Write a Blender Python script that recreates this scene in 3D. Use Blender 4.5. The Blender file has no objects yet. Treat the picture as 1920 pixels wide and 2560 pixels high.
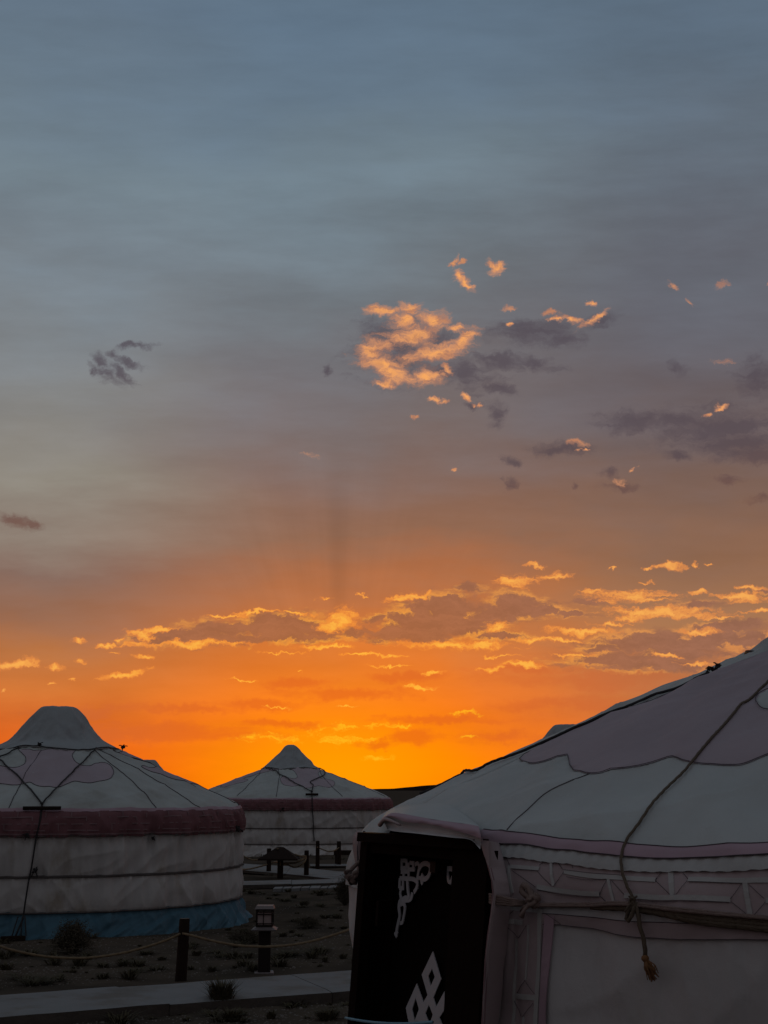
import bpy, math, random
import numpy as np
from mathutils import Vector, geometry
random.seed(7)
D2R = math.radians
scene = bpy.context.scene
COL = scene.collection

# ---------------------------------------------------------------- camera
F_PX, PITCH, EYE = 3413.33, D2R(11.5), 1.70
cam_data = bpy.data.cameras.new('camera')
cam_data.sensor_fit = 'VERTICAL'
cam_data.sensor_height = 36.0
cam_data.lens = 48.0
cam_data.clip_start = 0.05
cam_data.clip_end = 20000
camera = bpy.data.objects.new('camera', cam_data)
COL.objects.link(camera)
camera.location = (0, 0, EYE)
camera.rotation_euler = (D2R(90) + PITCH, 0, 0)
scene.camera = camera

FW = Vector((0, math.cos(PITCH), math.sin(PITCH)))
UP = Vector((0, -math.sin(PITCH), math.cos(PITCH)))
RT = Vector((1, 0, 0))


def ray(u, v):
    """world direction seen at pixel (u, v) of the 1920x2560 photograph"""
    return (FW + RT * ((u - 960) / F_PX) + UP * ((1280 - v) / F_PX)).normalized()


def lin(c):
    return tuple((x / 255 / 12.92) if x / 255 <= 0.04045 else ((x / 255 + 0.055) / 1.055) ** 2.4 for x in c)


# ---------------------------------------------------------------- view, exposure
scene.view_settings.view_transform = 'Standard'
scene.view_settings.look = 'None'
scene.view_settings.exposure = 0
scene.view_settings.gamma = 1
scene.view_settings.use_curve_mapping = False
scene.render.engine = 'CYCLES'
scene.cycles.max_bounces = 6
scene.cycles.diffuse_bounces = 3

# ---------------------------------------------------------------- sky (world)
SUN_DIR = ray(846, 1962)
SUN_AZ = math.atan2(SUN_DIR.x, SUN_DIR.y)


class Graph:
    def __init__(self, tree):
        self.t = tree

    def node(self, kind, **kw):
        n = self.t.nodes.new(kind)
        for k, v in kw.items():
            setattr(n, k, v)
        return n

    def put(self, sock, val):
        if isinstance(val, bpy.types.NodeSocket):
            self.t.links.new(val, sock)
        elif isinstance(val, (tuple, list, Vector)):
            v = tuple(val)
            if sock.type == 'RGBA' and len(v) == 3:
                v = v + (1,)
            sock.default_value = v
        else:
            sock.default_value = val

    def m(self, op, a, b=0.0, c=0.0, clamp=False):
        n = self.node('ShaderNodeMath', operation=op, use_clamp=clamp)
        self.put(n.inputs[0], a); self.put(n.inputs[1], b); self.put(n.inputs[2], c)
        return n.outputs[0]

    def v(self, op, a, b=(0, 0, 0), s=None):
        n = self.node('ShaderNodeVectorMath', operation=op)
        self.put(n.inputs[0], a)
        if op not in ('LENGTH', 'NORMALIZE', 'SCALE'):
            self.put(n.inputs[1], b)
        if s is not None:
            self.put(n.inputs['Scale'], s)
        return n.outputs['Value'] if op in ('LENGTH', 'DOT_PRODUCT', 'DISTANCE') else n.outputs[0]

    def ss(self, x, a, b, to0=0.0, to1=1.0):
        n = self.node('ShaderNodeMapRange', interpolation_type='SMOOTHSTEP')
        self.put(n.inputs['Value'], x)
        n.inputs['From Min'].default_value = a; n.inputs['From Max'].default_value = b
        n.inputs['To Min'].default_value = to0; n.inputs['To Max'].default_value = to1
        return n.outputs['Result']

    def mix(self, f, a, b, blend='MIX'):
        n = self.node('ShaderNodeMix', data_type='RGBA', blend_type=blend)
        self.put(n.inputs[0], f); self.put(n.inputs[6], a); self.put(n.inputs[7], b)
        return n.outputs[2]

    def noise(self, vec, scale, detail=5, rough=0.55, dims='3D', dist=0.0, color=False):
        n = self.node('ShaderNodeTexNoise', noise_dimensions=dims)
        self.put(n.inputs['Vector'], vec)
        n.inputs['Scale'].default_value = scale; n.inputs['Detail'].default_value = detail
        n.inputs['Roughness'].default_value = rough; n.inputs['Distortion'].default_value = dist
        return n.outputs['Color' if color else 'Fac']

    def mapping(self, vec, loc=(0, 0, 0), rot=(0, 0, 0), scale=(1, 1, 1), kind='POINT'):
        n = self.node('ShaderNodeMapping', vector_type=kind)
        self.put(n.inputs['Vector'], vec)
        n.inputs['Location'].default_value = loc; n.inputs['Rotation'].default_value = rot
        n.inputs['Scale'].default_value = scale
        return n.outputs[0]

    def ramp(self, fac, stops, interp='LINEAR'):
        n = self.node('ShaderNodeValToRGB')
        cr = n.color_ramp
        cr.interpolation = interp
        while len(cr.elements) < len(stops):
            cr.elements.new(0.5)
        for e, (p, c) in zip(cr.elements, stops):
            e.position = p
            e.color = tuple(c)[:3] + (1,) if not isinstance(c, (int, float)) else (c, c, c, 1)
        self.put(n.inputs[0], fac)
        return n.outputs[0]


world = bpy.data.worlds.new('World')
scene.world = world
world.use_nodes = True
world.node_tree.nodes.clear()
G = Graph(world.node_tree)
tc = G.node('ShaderNodeTexCoord').outputs['Generated']
dirn = G.v('NORMALIZE', tc)
sep = G.node('ShaderNodeSeparateXYZ'); G.put(sep.inputs[0], dirn)
dx, dy, dz = sep.outputs

# chart of the western sky: a conformal (stereographic) map of directions
den = G.m('MAXIMUM', G.m('ADD', G.v('DOT_PRODUCT', dirn, FW), 1.0), 0.02)
cX = G.m('DIVIDE', dx, den)
cY = G.m('DIVIDE', G.v('DOT_PRODUCT', dirn, UP), den)
cmb = G.node('ShaderNodeCombineXYZ'); G.put(cmb.inputs[0], cX); G.put(cmb.inputs[1], cY)
chart = cmb.outputs[0]


def cpos(u, v):
    a, b = (u - 960) / F_PX, (1280 - v) / F_PX
    l = math.sqrt(1 + a * a + b * b)
    return a / (l + 1), b / (l + 1)


def elev_stop(v):
    return max(0.0, min(1.0, math.asin(ray(960, v).z) / D2R(40)))


# veil of thin cloud: colour by elevation, for the left, middle and right of the west
mott = G.noise(G.mapping(chart, scale=(1, 2.4, 1)), 5.5, 5, 0.55, '2D')
mott2 = G.noise(G.mapping(chart, rot=(0, 0, D2R(-12)), scale=(1, 4.5, 1)), 14, 5, 0.6, '2D')
el = G.m('ARCSINE', dz)
warp = G.m('MULTIPLY_ADD', G.m('SUBTRACT', mott, 0.5), D2R(7.0), el)
warp = G.m('MULTIPLY_ADD', G.m('SUBTRACT', mott2, 0.5), D2R(2.0), warp)
keep = G.ss(el, D2R(0.5), D2R(9))
warp = G.m('MULTIPLY_ADD', G.m('SUBTRACT', warp, el), keep, el)
fac = G.m('DIVIDE', warp, D2R(40), clamp=True)
COLS = {
    'l': [(0, (95, 112, 129)), (250, (103, 120, 135)), (500, (114, 129, 139)), (700, (118, 129, 138)), (900, (125, 129, 132)), (1100, (134, 131, 126)),
          (1230, (139, 133, 123)), (1330, (136, 122, 111)), (1430, (130, 104, 93)), (1550, (150, 104, 80)), (1640, (182, 112, 64)), (1720, (204, 114, 52)), (1800, (210, 102, 40)), (1880, (226, 98, 24)), (1975, (238, 100, 8))],
    'm': [(0, (94, 113, 131)), (250, (101, 119, 135)), (450, (112, 128, 139)), (600, (112, 124, 133)), (750, (110, 116, 122)), (900, (113, 110, 114)), (1050, (120, 107, 105)),
          (1200, (130, 102, 91)), (1350, (143, 102, 80)), (1480, (180, 108, 66)), (1600, (212, 116, 50)), (1700, (234, 116, 32)), (1800, (248, 116, 14)), (1900, (255, 128, 0)), (1975, (255, 124, 0))],
    'r': [(0, (88, 106, 124)), (250, (95, 111, 127)), (450, (98, 109, 121)), (600, (98, 104, 114)), (800, (98, 98, 106)), (1000, (102, 94, 98)),
          (1150, (110, 94, 92)), (1300, (124, 96, 83)), (1420, (144, 104, 80)), (1550, (164, 114, 78)), (1650, (178, 114, 76)), (1750, (190, 112, 66)), (1850, (214, 108, 46)), (1975, (232, 106, 24))],
}
ramps = {}
for k, rows in COLS.items():
    st = sorted((elev_stop(v), lin(c)) for v, c in rows)
    top = st[-1]
    st.append((1.0, tuple(x * 0.78 for x in top[1])))
    ramps[k] = G.ramp(fac, st)
az = G.m('ARCTAN2', dx, dy)
azw = G.m('MULTIPLY_ADD', G.m('SUBTRACT', mott, 0.5), D2R(9), az)
west = G.mix(G.ss(azw, D2R(-14), D2R(-2.5)), ramps['l'], ramps['m'])
west = G.mix(G.ss(azw, D2R(0.5), D2R(13)), west, ramps['r'])
# brightness texture of the veil
tex = G.m('MULTIPLY_ADD', G.m('SUBTRACT', mott2, 0.5), 0.40, 1.0)
tex = G.m('MULTIPLY_ADD', G.m('SUBTRACT', mott, 0.5), 0.22, tex)
west = G.mix(1.0, west, G.node('ShaderNodeCombineXYZ').outputs[0], 'MIX') if False else G.v('SCALE', west, s=tex)

# glow round the hidden sun, and the shafts that fan out above it
off = G.v('SUBTRACT', chart, (cpos(846, 1962)[0], cpos(846, 1962)[1], 0))
offs = G.node('ShaderNodeSeparateXYZ'); G.put(offs.inputs[0], off)
gl = G.v('LENGTH', G.mapping(off, scale=(1 / 0.040, 1 / 0.026, 1)))
glow = G.m('POWER', 2.718, G.m('MULTIPLY', G.m('MULTIPLY', gl, gl), -1.0))
west = G.mix(G.m('MULTIPLY', glow, 0.85), west, lin((255, 158, 0)))
ang = G.m('ARCTAN2', offs.outputs[0], offs.outputs[1])
cv = G.node('ShaderNodeCombineXYZ'); G.put(cv.inputs[0], ang); cv.inputs[1].default_value = 3.1
shaft = G.noise(cv.outputs[0], 9, 4, 0.7, '2D')
gap = G.m('MULTIPLY', G.ss(ang, -0.06, -0.015), G.ss(ang, 0.015, 0.075, 1, 0))
ray_r = G.v('LENGTH', off)
fade = G.m('MULTIPLY', G.ss(ray_r, 0.045, 0.075), G.ss(ray_r, 0.085, 0.14, 1, 0))
fade = G.m('MULTIPLY', fade, G.ss(G.m('ABSOLUTE', ang), 0.25, 0.9, 1, 0))
sh = G.m('MULTIPLY', G.m('MULTIPLY_ADD', G.m('SUBTRACT', shaft, 0.5), 0.13, G.m('MULTIPLY', gap, -0.10)), fade)
west = G.v('SCALE', west, s=G.m('ADD', sh, 1.0))

# ---- clouds: each one an ellipse on the chart, its edge broken by fractal noise
wn = G.noise(chart, 70, 5, 0.62, '2D', color=True)
wn2 = G.noise(chart, 330, 3, 0.6, '2D', color=True)
P = G.v('ADD', chart, G.v('MULTIPLY', G.v('SUBTRACT', wn, (0.5, 0.5, 0.5)), (0.0125, 0.0060, 0)))
P = G.v('ADD', P, G.v('SCALE', G.v('SUBTRACT', wn2, (0.5, 0.5, 0.5)), s=0.0026))
P = G.v('MULTIPLY', P, (1, 1, 0))
ANGLES = (-35, -15, 0, 12, 34)
TURNED = {}
for a_ in ANGLES:
    if a_ == 0:
        TURNED[a_] = P
        continue
    c_, s_ = math.cos(D2R(a_)), math.sin(D2R(a_))
    q_ = G.node('ShaderNodeCombineXYZ')
    G.put(q_.inputs[0], G.v('DOT_PRODUCT', P, (c_, s_, 0)))
    G.put(q_.inputs[1], G.v('DOT_PRODUCT', P, (-s_, c_, 0)))
    TURNED[a_] = q_.outputs[0]
LINKED = [None]      # the last result, fed back now and then at no weight: keeps Cycles' node stack small


def field(blobs):
    """1 at a cloud's core, 0 at its rim, negative outside: the nearest of the ellipses"""
    cur = None
    blobs = sorted([(min(ANGLES, key=lambda q: abs(q - (b[4] if len(b) > 4 else 0))),) + tuple(b) for b in blobs])
    last_angle, vec = None, None
    for i, b in enumerate(blobs):
        ang_, u, v, ru, rv = b[:5]
        if vec is None or i % 6 == 0 or ang_ != last_angle:
            vec = TURNED[ang_]
            if LINKED[0] is not None:
                vec = G.v('ADD', vec, G.m('MULTIPLY', LINKED[0], 1e-9))
            last_angle = ang_
        x, y = cpos(u, v)
        x2, _ = cpos(u + 1, v)
        k = x2 - x
        c_, s_ = math.cos(D2R(ang_)), math.sin(D2R(ang_))
        xr, yr = c_ * x + s_ * y, -s_ * x + c_ * y
        n = G.node('ShaderNodeVectorMath', operation='MULTIPLY_ADD')
        G.put(n.inputs[0], vec)
        n.inputs[1].default_value = (1 / (ru * k), 1 / (rv * k), 0)
        n.inputs[2].default_value = (-xr / (ru * k), -yr / (rv * k), b[6] if len(b) > 6 else 0)
        L = G.v('LENGTH', n.outputs[0])
        cur = L if cur is None else G.m('MINIMUM', cur, L)
        LINKED[0] = cur
    return G.m('SUBTRACT', 1.0, cur)


fbm = G.noise(G.mapping(P, rot=(0, 0, D2R(-6)), scale=(0.8, 2.1, 1)), 120, 5, 0.68, '2D')
fbs = G.noise(G.mapping(P, rot=(0, 0, D2R(7)), scale=(0.62, 2.2, 1)), 175, 5, 0.7, '2D')
fbl = G.noise(G.mapping(chart, scale=(1, 3.4, 1)), 42, 6, 0.6, '2D')
nb = G.m('SUBTRACT', fbm, 0.5); nsm = G.m('SUBTRACT', fbs, 0.5); nl = G.m('SUBTRACT', fbl, 0.5)


def dens(fld, noise, amp, lo, hi):
    return G.ss(G.m('MULTIPLY_ADD', noise, amp, fld), lo, hi)


LIT = [(964, 778, 40, 13), (1027, 769, 34, 18), (998, 802, 28, 20), (1080, 802, 42, 24), (1137, 822, 30, 9), (1031, 841, 60, 24), (935, 872, 42, 26),
       (1089, 880, 88, 20, 10), (1162, 853, 46, 18, 33), (954, 910, 62, 22, -14), (983, 935, 60, 18, -18), (1060, 944, 42, 19), (1109, 921, 20, 8, -25), (959, 957, 26, 9),
       (1149, 651, 15, 8, 40), (1125, 655, 7, 12, 0, .25), (1146, 694, 20, 16, -30), (1164, 710, 24, 12, -35), (1228, 664, 16, 12, -40), (1240, 670, 24, 11, 15),
       (1376, 778, 19, 8, 0, .1), (1427, 797, 32, 9, -22), (1388, 796, 14, 7), (1487, 794, 44, 8, 32), (1487, 752, 12, 6, 0, .25), (1282, 807, 8, 6, 0, .1), (1277, 767, 26, 6, 0, .7),
       (1087, 999, 15, 7), (1107, 1002, 9, 4), (1166, 995, 15, 9), (1188, 1013, 7, 4), (1202, 1014, 6, 5), (1022, 1043, 10, 5, 0, .1), (1436, 1110, 22, 9), (1450, 1127, 8, 4),
       (1135, 1180, 9, 4), (1588, 1174, 9, 5, 0, .2), (1678, 717, 22, 10, -25, .8), (1814, 711, 26, 8, 30, .85), (1732, 755, 12, 6, -30, .8), (1799, 906, 26, 8, 0, .75),
       (1795, 1022, 18, 7, 10), (1762, 1034, 11, 6), (1545, 1206, 24, 8, 0, .6), (1915, 710, 10, 8, 0, .7), (786, 1142, 24, 9, -20, .97)]
DARK = [(1000, 870, 110, 80, 0, .35), (1160, 930, 80, 40, -15, .3), (1330, 827, 95, 30, -5), (1400, 850, 60, 18), (1253, 905, 60, 20, -10), (1248, 971, 40, 14, -12), (1095, 843, 46, 16), (1100, 930, 44, 16, -20),
        (250, 905, 34, 12, -35), (268, 935, 44, 14, -42), (310, 935, 40, 14, -38), (320, 905, 36, 11, -20), (240, 925, 30, 9, -30), (335, 865, 40, 7, 8, .25), (285, 890, 20, 10, -20),
        (1581, 1053, 80, 26), (1800, 1072, 150, 52), (1700, 1052, 120, 22), (1860, 1110, 120, 42), (1700, 1142, 34, 14), (1880, 1135, 90, 22), (1893, 945, 50, 46), (1700, 917, 26, 18),
        (1403, 1122, 56, 16), (1282, 1155, 20, 13), (1272, 1212, 14, 14), (1520, 1180, 20, 13), (1552, 1218, 38, 12), (1820, 1202, 26, 10), (1903, 1246, 30, 10), (819, 923, 14, 13, 0, .1),
        (1235, 1034, 18, 26, 0, .2), (1440, 1210, 12, 9, 0, .1), (1180, 1015, 30, 8), (40, 1303, 50, 13, -8), (88, 1312, 28, 9, -14), (1500, 800, 40, 18, 20, .3), (1330, 905, 60, 16, -8, .3)]
BELT = [(400, 1598, 110, 16), (520, 1595, 150, 24), (880, 1580, 60, 14), (1100, 1560, 190, 34), (1000, 1580, 120, 22), (1580, 1612, 160, 24), (1700, 1610, 190, 34), (1640, 1665, 200, 18), (450, 1588, 100, 20, 4), (560, 1572, 110, 30, 4), (660, 1566, 90, 38), (740, 1562, 80, 38), (800, 1572, 90, 30), (690, 1592, 200, 17),
        (1105, 1520, 120, 44), (1020, 1545, 80, 26), (1174, 1474, 50, 14), (1290, 1512, 96, 34), (1220, 1535, 90, 34), (1350, 1525, 80, 26), (1040, 1585, 150, 26), (1150, 1570, 90, 24), (1434, 1537, 60, 9), (940, 1545, 26, 9),
        (1481, 1506, 60, 11), (1741, 1508, 70, 15), (1828, 1566, 120, 15), (1905, 1472, 32, 11), (1260, 1590, 90, 14), (1654, 1600, 150, 30), (1780, 1590, 110, 26), (1510, 1622, 70, 13), (1560, 1648, 170, 22), (1863, 1598, 80, 26), (1700, 1640, 140, 18)]
GOLD = [(560, 1536, 60, 4, 6), (640, 1530, 60, 4), (740, 1530, 50, 4), (930, 1640, 110, 4), (1260, 1640, 70, 4), (980, 1665, 60, 3), (1400, 1600, 70, 5), (700, 1632, 60, 3), (600, 1702, 40, 3), (1520, 1560, 60, 5, 5), (1640, 1500, 50, 5), (1800, 1545, 60, 5, 5), (1000, 1492, 60, 9, 12), (1055, 1484, 40, 7, 6), (815, 1497, 24, 4), (856, 1553, 48, 32), (820, 1566, 40, 20), (480, 1610, 180, 8, -3), (815, 1618, 90, 7), (360, 1590, 44, 13, -8), (400, 1575, 40, 10), (40, 1657, 60, 14, 8), (133, 1665, 28, 8, 5), (203, 1653, 20, 9), (203, 1602, 19, 8),
        (272, 1610, 22, 6), (300, 1598, 15, 6), (284, 1631, 17, 4), (300, 1689, 80, 8, 8), (365, 1641, 32, 6), (124, 1703, 13, 5), (180, 1700, 12, 4), (10, 1722, 12, 4),
        (1284, 1455, 62, 17), (1388, 1441, 52, 9, -4), (1336, 1415, 28, 6), (1238, 1567, 34, 18, 15), (1145, 1612, 170, 13, 4), (1452, 1579, 80, 12), (1330, 1600, 60, 9), (1307, 1663, 62, 9), (1226, 1672, 50, 6),
        (1081, 1680, 32, 6), (1047, 1718, 46, 6), (1677, 1414, 36, 10), (1622, 1418, 17, 6), (1741, 1411, 11, 6), (1773, 1410, 9, 4), (1615, 1458, 20, 4, 0, .2), (1545, 1420, 6, 4), (1585, 1490, 120, 15, -3), (1490, 1478, 40, 8), (1660, 1530, 150, 18, 4), (1580, 1545, 60, 12),
        (1851, 1489, 60, 17, 6), (1753, 1475, 26, 9), (1870, 1465, 34, 7), (1886, 1527, 50, 6, 8), (1745, 1578, 60, 9), (694, 1764, 50, 3), (868, 1769, 30, 3), (745, 1684, 12, 3), (1660, 1640, 60, 6, 3), (1730, 1662, 40, 5), (1450, 1636, 60, 4), (908, 1490, 10, 3)]
SOFT = [(1018, 1693, 90, 13), (741, 1709, 90, 15), (868, 1733, 180, 17), (640, 1760, 150, 16), (480, 1772, 220, 15), (200, 1780, 200, 14), (1041, 1842, 70, 22), (940, 1860, 60, 14), (1238, 1843, 100, 18), (1110, 1800, 180, 12),
        (400, 1830, 260, 26), (1500, 1700, 260, 26), (1340, 1674, 150, 16), (700, 1810, 120, 12), (1400, 1760, 180, 22)]
GLINT = [(870, 1815, 110, 14), (810, 1838, 60, 16), (850, 1850, 90, 22), (930, 1812, 60, 8), (700, 1850, 90, 14), (620, 1846, 60, 10), (1160, 1785, 60, 8), (975, 1815, 60, 10), (1170, 1842, 30, 8), (950, 1890, 60, 10)]

distS = G.v('LENGTH', G.mapping(off, scale=(1.0, 1.5, 1)))      # distance from the sun, for how golden the light is
near_sun = G.ss(distS, 0.02, 0.17, 1, 0)

# soft low bands
a_soft = G.m('MULTIPLY', dens(field(SOFT), nl, 2.0, -0.3, 0.7), 0.66)
west = G.mix(a_soft, west, G.mix(near_sun, lin((178, 104, 66)), lin((226, 96, 18))))
# small glints of lit cloud close to the sun
a_gl = G.m('MULTIPLY', dens(field(GLINT), nsm, 3.4, 0.25, 1.1), 0.7)
west = G.mix(a_gl, west, lin((255, 186, 30)))
# dark wisps
fd = field(DARK)
a_dark = G.m('MULTIPLY', dens(G.m('MULTIPLY_ADD', nsm, 1.2, fd), nb, 1.6, -0.6, 0.9), 0.84)
dark_col = G.ramp(fac, [(0.26, lin((112, 80, 70))), (0.33, lin((84, 71, 76))), (0.52, lin((80, 76, 86))), (0.7, lin((84, 84, 94)))])
west = G.mix(a_dark, west, dark_col)
# golden rims and streaks
fg = field(GOLD)
dg = G.m('MULTIPLY_ADD', nsm, 2.3, fg)
gold = G.mix(near_sun, lin((248, 172, 84)), lin((255, 184, 48)))
gold = G.mix(G.ss(dg, 0.2, 1.0), G.mix(near_sun, lin((222, 136, 72)), lin((250, 140, 30))), gold)
a_gold = G.m('MULTIPLY', G.ss(dg, -0.12, 0.5), 0.92)
# belt of dark cloud, lit in patches along its edges
fb = field(BELT)
db = G.m('MULTIPLY_ADD', nb, 1.35, fb)
body = G.mix(near_sun, lin((142, 96, 76)), lin((158, 92, 52)))
body = G.mix(G.ss(fbs, 0.3, 0.75), body, G.v('SCALE', body, s=1.22))
rim = G.mix(near_sun, lin((230, 150, 80)), lin((255, 172, 46)))
rimness = G.m('MULTIPLY', G.ss(G.m('MULTIPLY_ADD', nsm, 0.9, db), 0.12, 0.46, 1, 0), G.ss(fbl, 0.42, 0.58))
a_belt = G.m('MULTIPLY', G.ss(db, -0.3, 0.5), 0.9)
west = G.mix(a_belt, west, G.mix(rimness, body, rim))
west = G.mix(a_gold, west, gold)
# high clouds still catching the sun
fl = field(LIT)
dl = G.m('MULTIPLY_ADD', nsm, 1.9, fl)
lit_c = G.mix(G.ss(dl, 0.15, 1.1), lin((206, 142, 104)), lin((250, 170, 96)))
lit_c = G.mix(G.ss(fbm, 0.34, 0.58, 0.75, 0.0), lit_c, lin((168, 114, 92)))
a_lit = G.m('MULTIPLY', G.ss(dl, -0.42, 0.62), 0.93)
west = G.mix(a_lit, west, lit_c)

# the eastern half of the sky: dull blue-grey dusk, darker than the west
east = G.ramp(G.m('DIVIDE', el, D2R(90), clamp=True), [(0.0, lin((95, 88, 90))), (0.25, lin((99, 97, 101))), (0.6, lin((104, 110, 116))), (1.0, lin((109, 118, 127)))])
toeast = G.ss(G.v('DOT_PRODUCT', dirn, Vector((math.sin(SUN_AZ), math.cos(SUN_AZ), -0.12)).normalized()), -0.25, 0.86, 1, 0)
sky = G.mix(toeast, west, east)

# physical clear sky behind the veil (low sun), added at low strength
nish = G.node('ShaderNodeTexSky', sky_type='NISHITA', sun_disc=False)
nish.sun_elevation = D2R(1.0)
nish.sun_rotation = SUN_AZ
nish.air_density = 1.0; nish.dust_density = 2.0; nish.ozone_density = 2.0
bgN = G.node('ShaderNodeBackground'); G.put(bgN.inputs[0], nish.outputs[0]); bgN.inputs[1].default_value = 0.05
bgV = G.node('ShaderNodeBackground'); G.put(bgV.inputs[0], sky); bgV.inputs[1].default_value = 1.09
mixs = G.node('ShaderNodeMixShader'); mixs.inputs[0].default_value = 0.93      # cover of the veil
world.node_tree.links.new(bgN.outputs[0], mixs.inputs[1]); world.node_tree.links.new(bgV.outputs[0], mixs.inputs[2])
outw = G.node('ShaderNodeOutputWorld'); world.node_tree.links.new(mixs.outputs[0], outw.inputs[0])
world.cycles.sampling_method = 'MANUAL'
world.cycles.sample_map_resolution = 512

# the sun, all but set behind low cloud: a faint warm lamp
sun_data = bpy.data.lights.new('sun', 'SUN')
sun_data.energy = 0.5
sun_data.angle = D2R(4)
sun_data.color = (1.0, 0.55, 0.22)
sun = bpy.data.objects.new('sun', sun_data)
COL.objects.link(sun)
sdir = Vector((math.sin(SUN_AZ) * math.cos(D2R(1.0)), math.cos(SUN_AZ) * math.cos(D2R(1.0)), math.sin(D2R(1.0))))
sun.rotation_euler = sdir.to_track_quat('Z', 'Y').to_euler()
sun.location = (0, 60, 20)
# ================================================================ helpers
PERM = np.random.RandomState(3).permutation(512).astype(np.int64)


def perlin(x, y, z=None):
    x = np.asarray(x, float); y = np.asarray(y, float)
    z = np.zeros_like(x) if z is None else np.asarray(z, float)
    xi, yi, zi = np.floor(x).astype(np.int64), np.floor(y).astype(np.int64), np.floor(z).astype(np.int64)
    xf, yf, zf = x - xi, y - yi, z - zi
    u, v, w = (t * t * t * (t * (t * 6 - 15) + 10) for t in (xf, yf, zf))

    def h(a, b, c):
        k = PERM[(PERM[(PERM[a & 511] + b) & 511] + c) & 511]
        t = k * 0.0122718
        ph = (k % 37) * 0.1698
        return np.cos(t), np.sin(t) * np.cos(ph), np.sin(t) * np.sin(ph)

    out = 0
    for i in (0, 1):
        for j in (0, 1):
            for k in (0, 1):
                g = h(xi + i, yi + j, zi + k)
                d = g[0] * (xf - i) + g[1] * (yf - j) + g[2] * (zf - k)
                out = out + d * (u if i else 1 - u) * (v if j else 1 - v) * (w if k else 1 - w)
    return out * 1.6


def link(o, parent=None):
    COL.objects.link(o)
    if parent is not None:
        o.parent = parent
    return o


def mesh(name, verts, faces, mat, parent=None, smooth=True):
    me = bpy.data.meshes.new(name)
    me.from_pydata([tuple(map(float, v)) for v in verts] if not isinstance(verts, np.ndarray) else verts.tolist(), [], faces if isinstance(faces, list) else faces.tolist())
    if smooth:
        me.polygons.foreach_set('use_smooth', [True] * len(me.polygons))
    me.materials.append(mat)
    me.update()
    return link(bpy.data.objects.new(name, me), parent)


def tag(o, label=None, cat=None, group=None, kind=None):
    for k, v in (('label', label), ('category', cat), ('group', group), ('kind', kind)):
        if v:
            o[k] = v
    return o


def empty(name, loc, label=None, cat=None, group=None, rz=0):
    o = bpy.data.objects.new(name, None)
    o.empty_display_size = 0.2
    link(o)
    o.location = loc
    o.rotation_euler = (0, 0, rz)
    return tag(o, label, cat, group)


def copy_tree(o, parent=None):
    c = o.copy()
    link(c, parent)
    for ch in list(o.children):
        copy_tree(ch, c)
    return c


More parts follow.
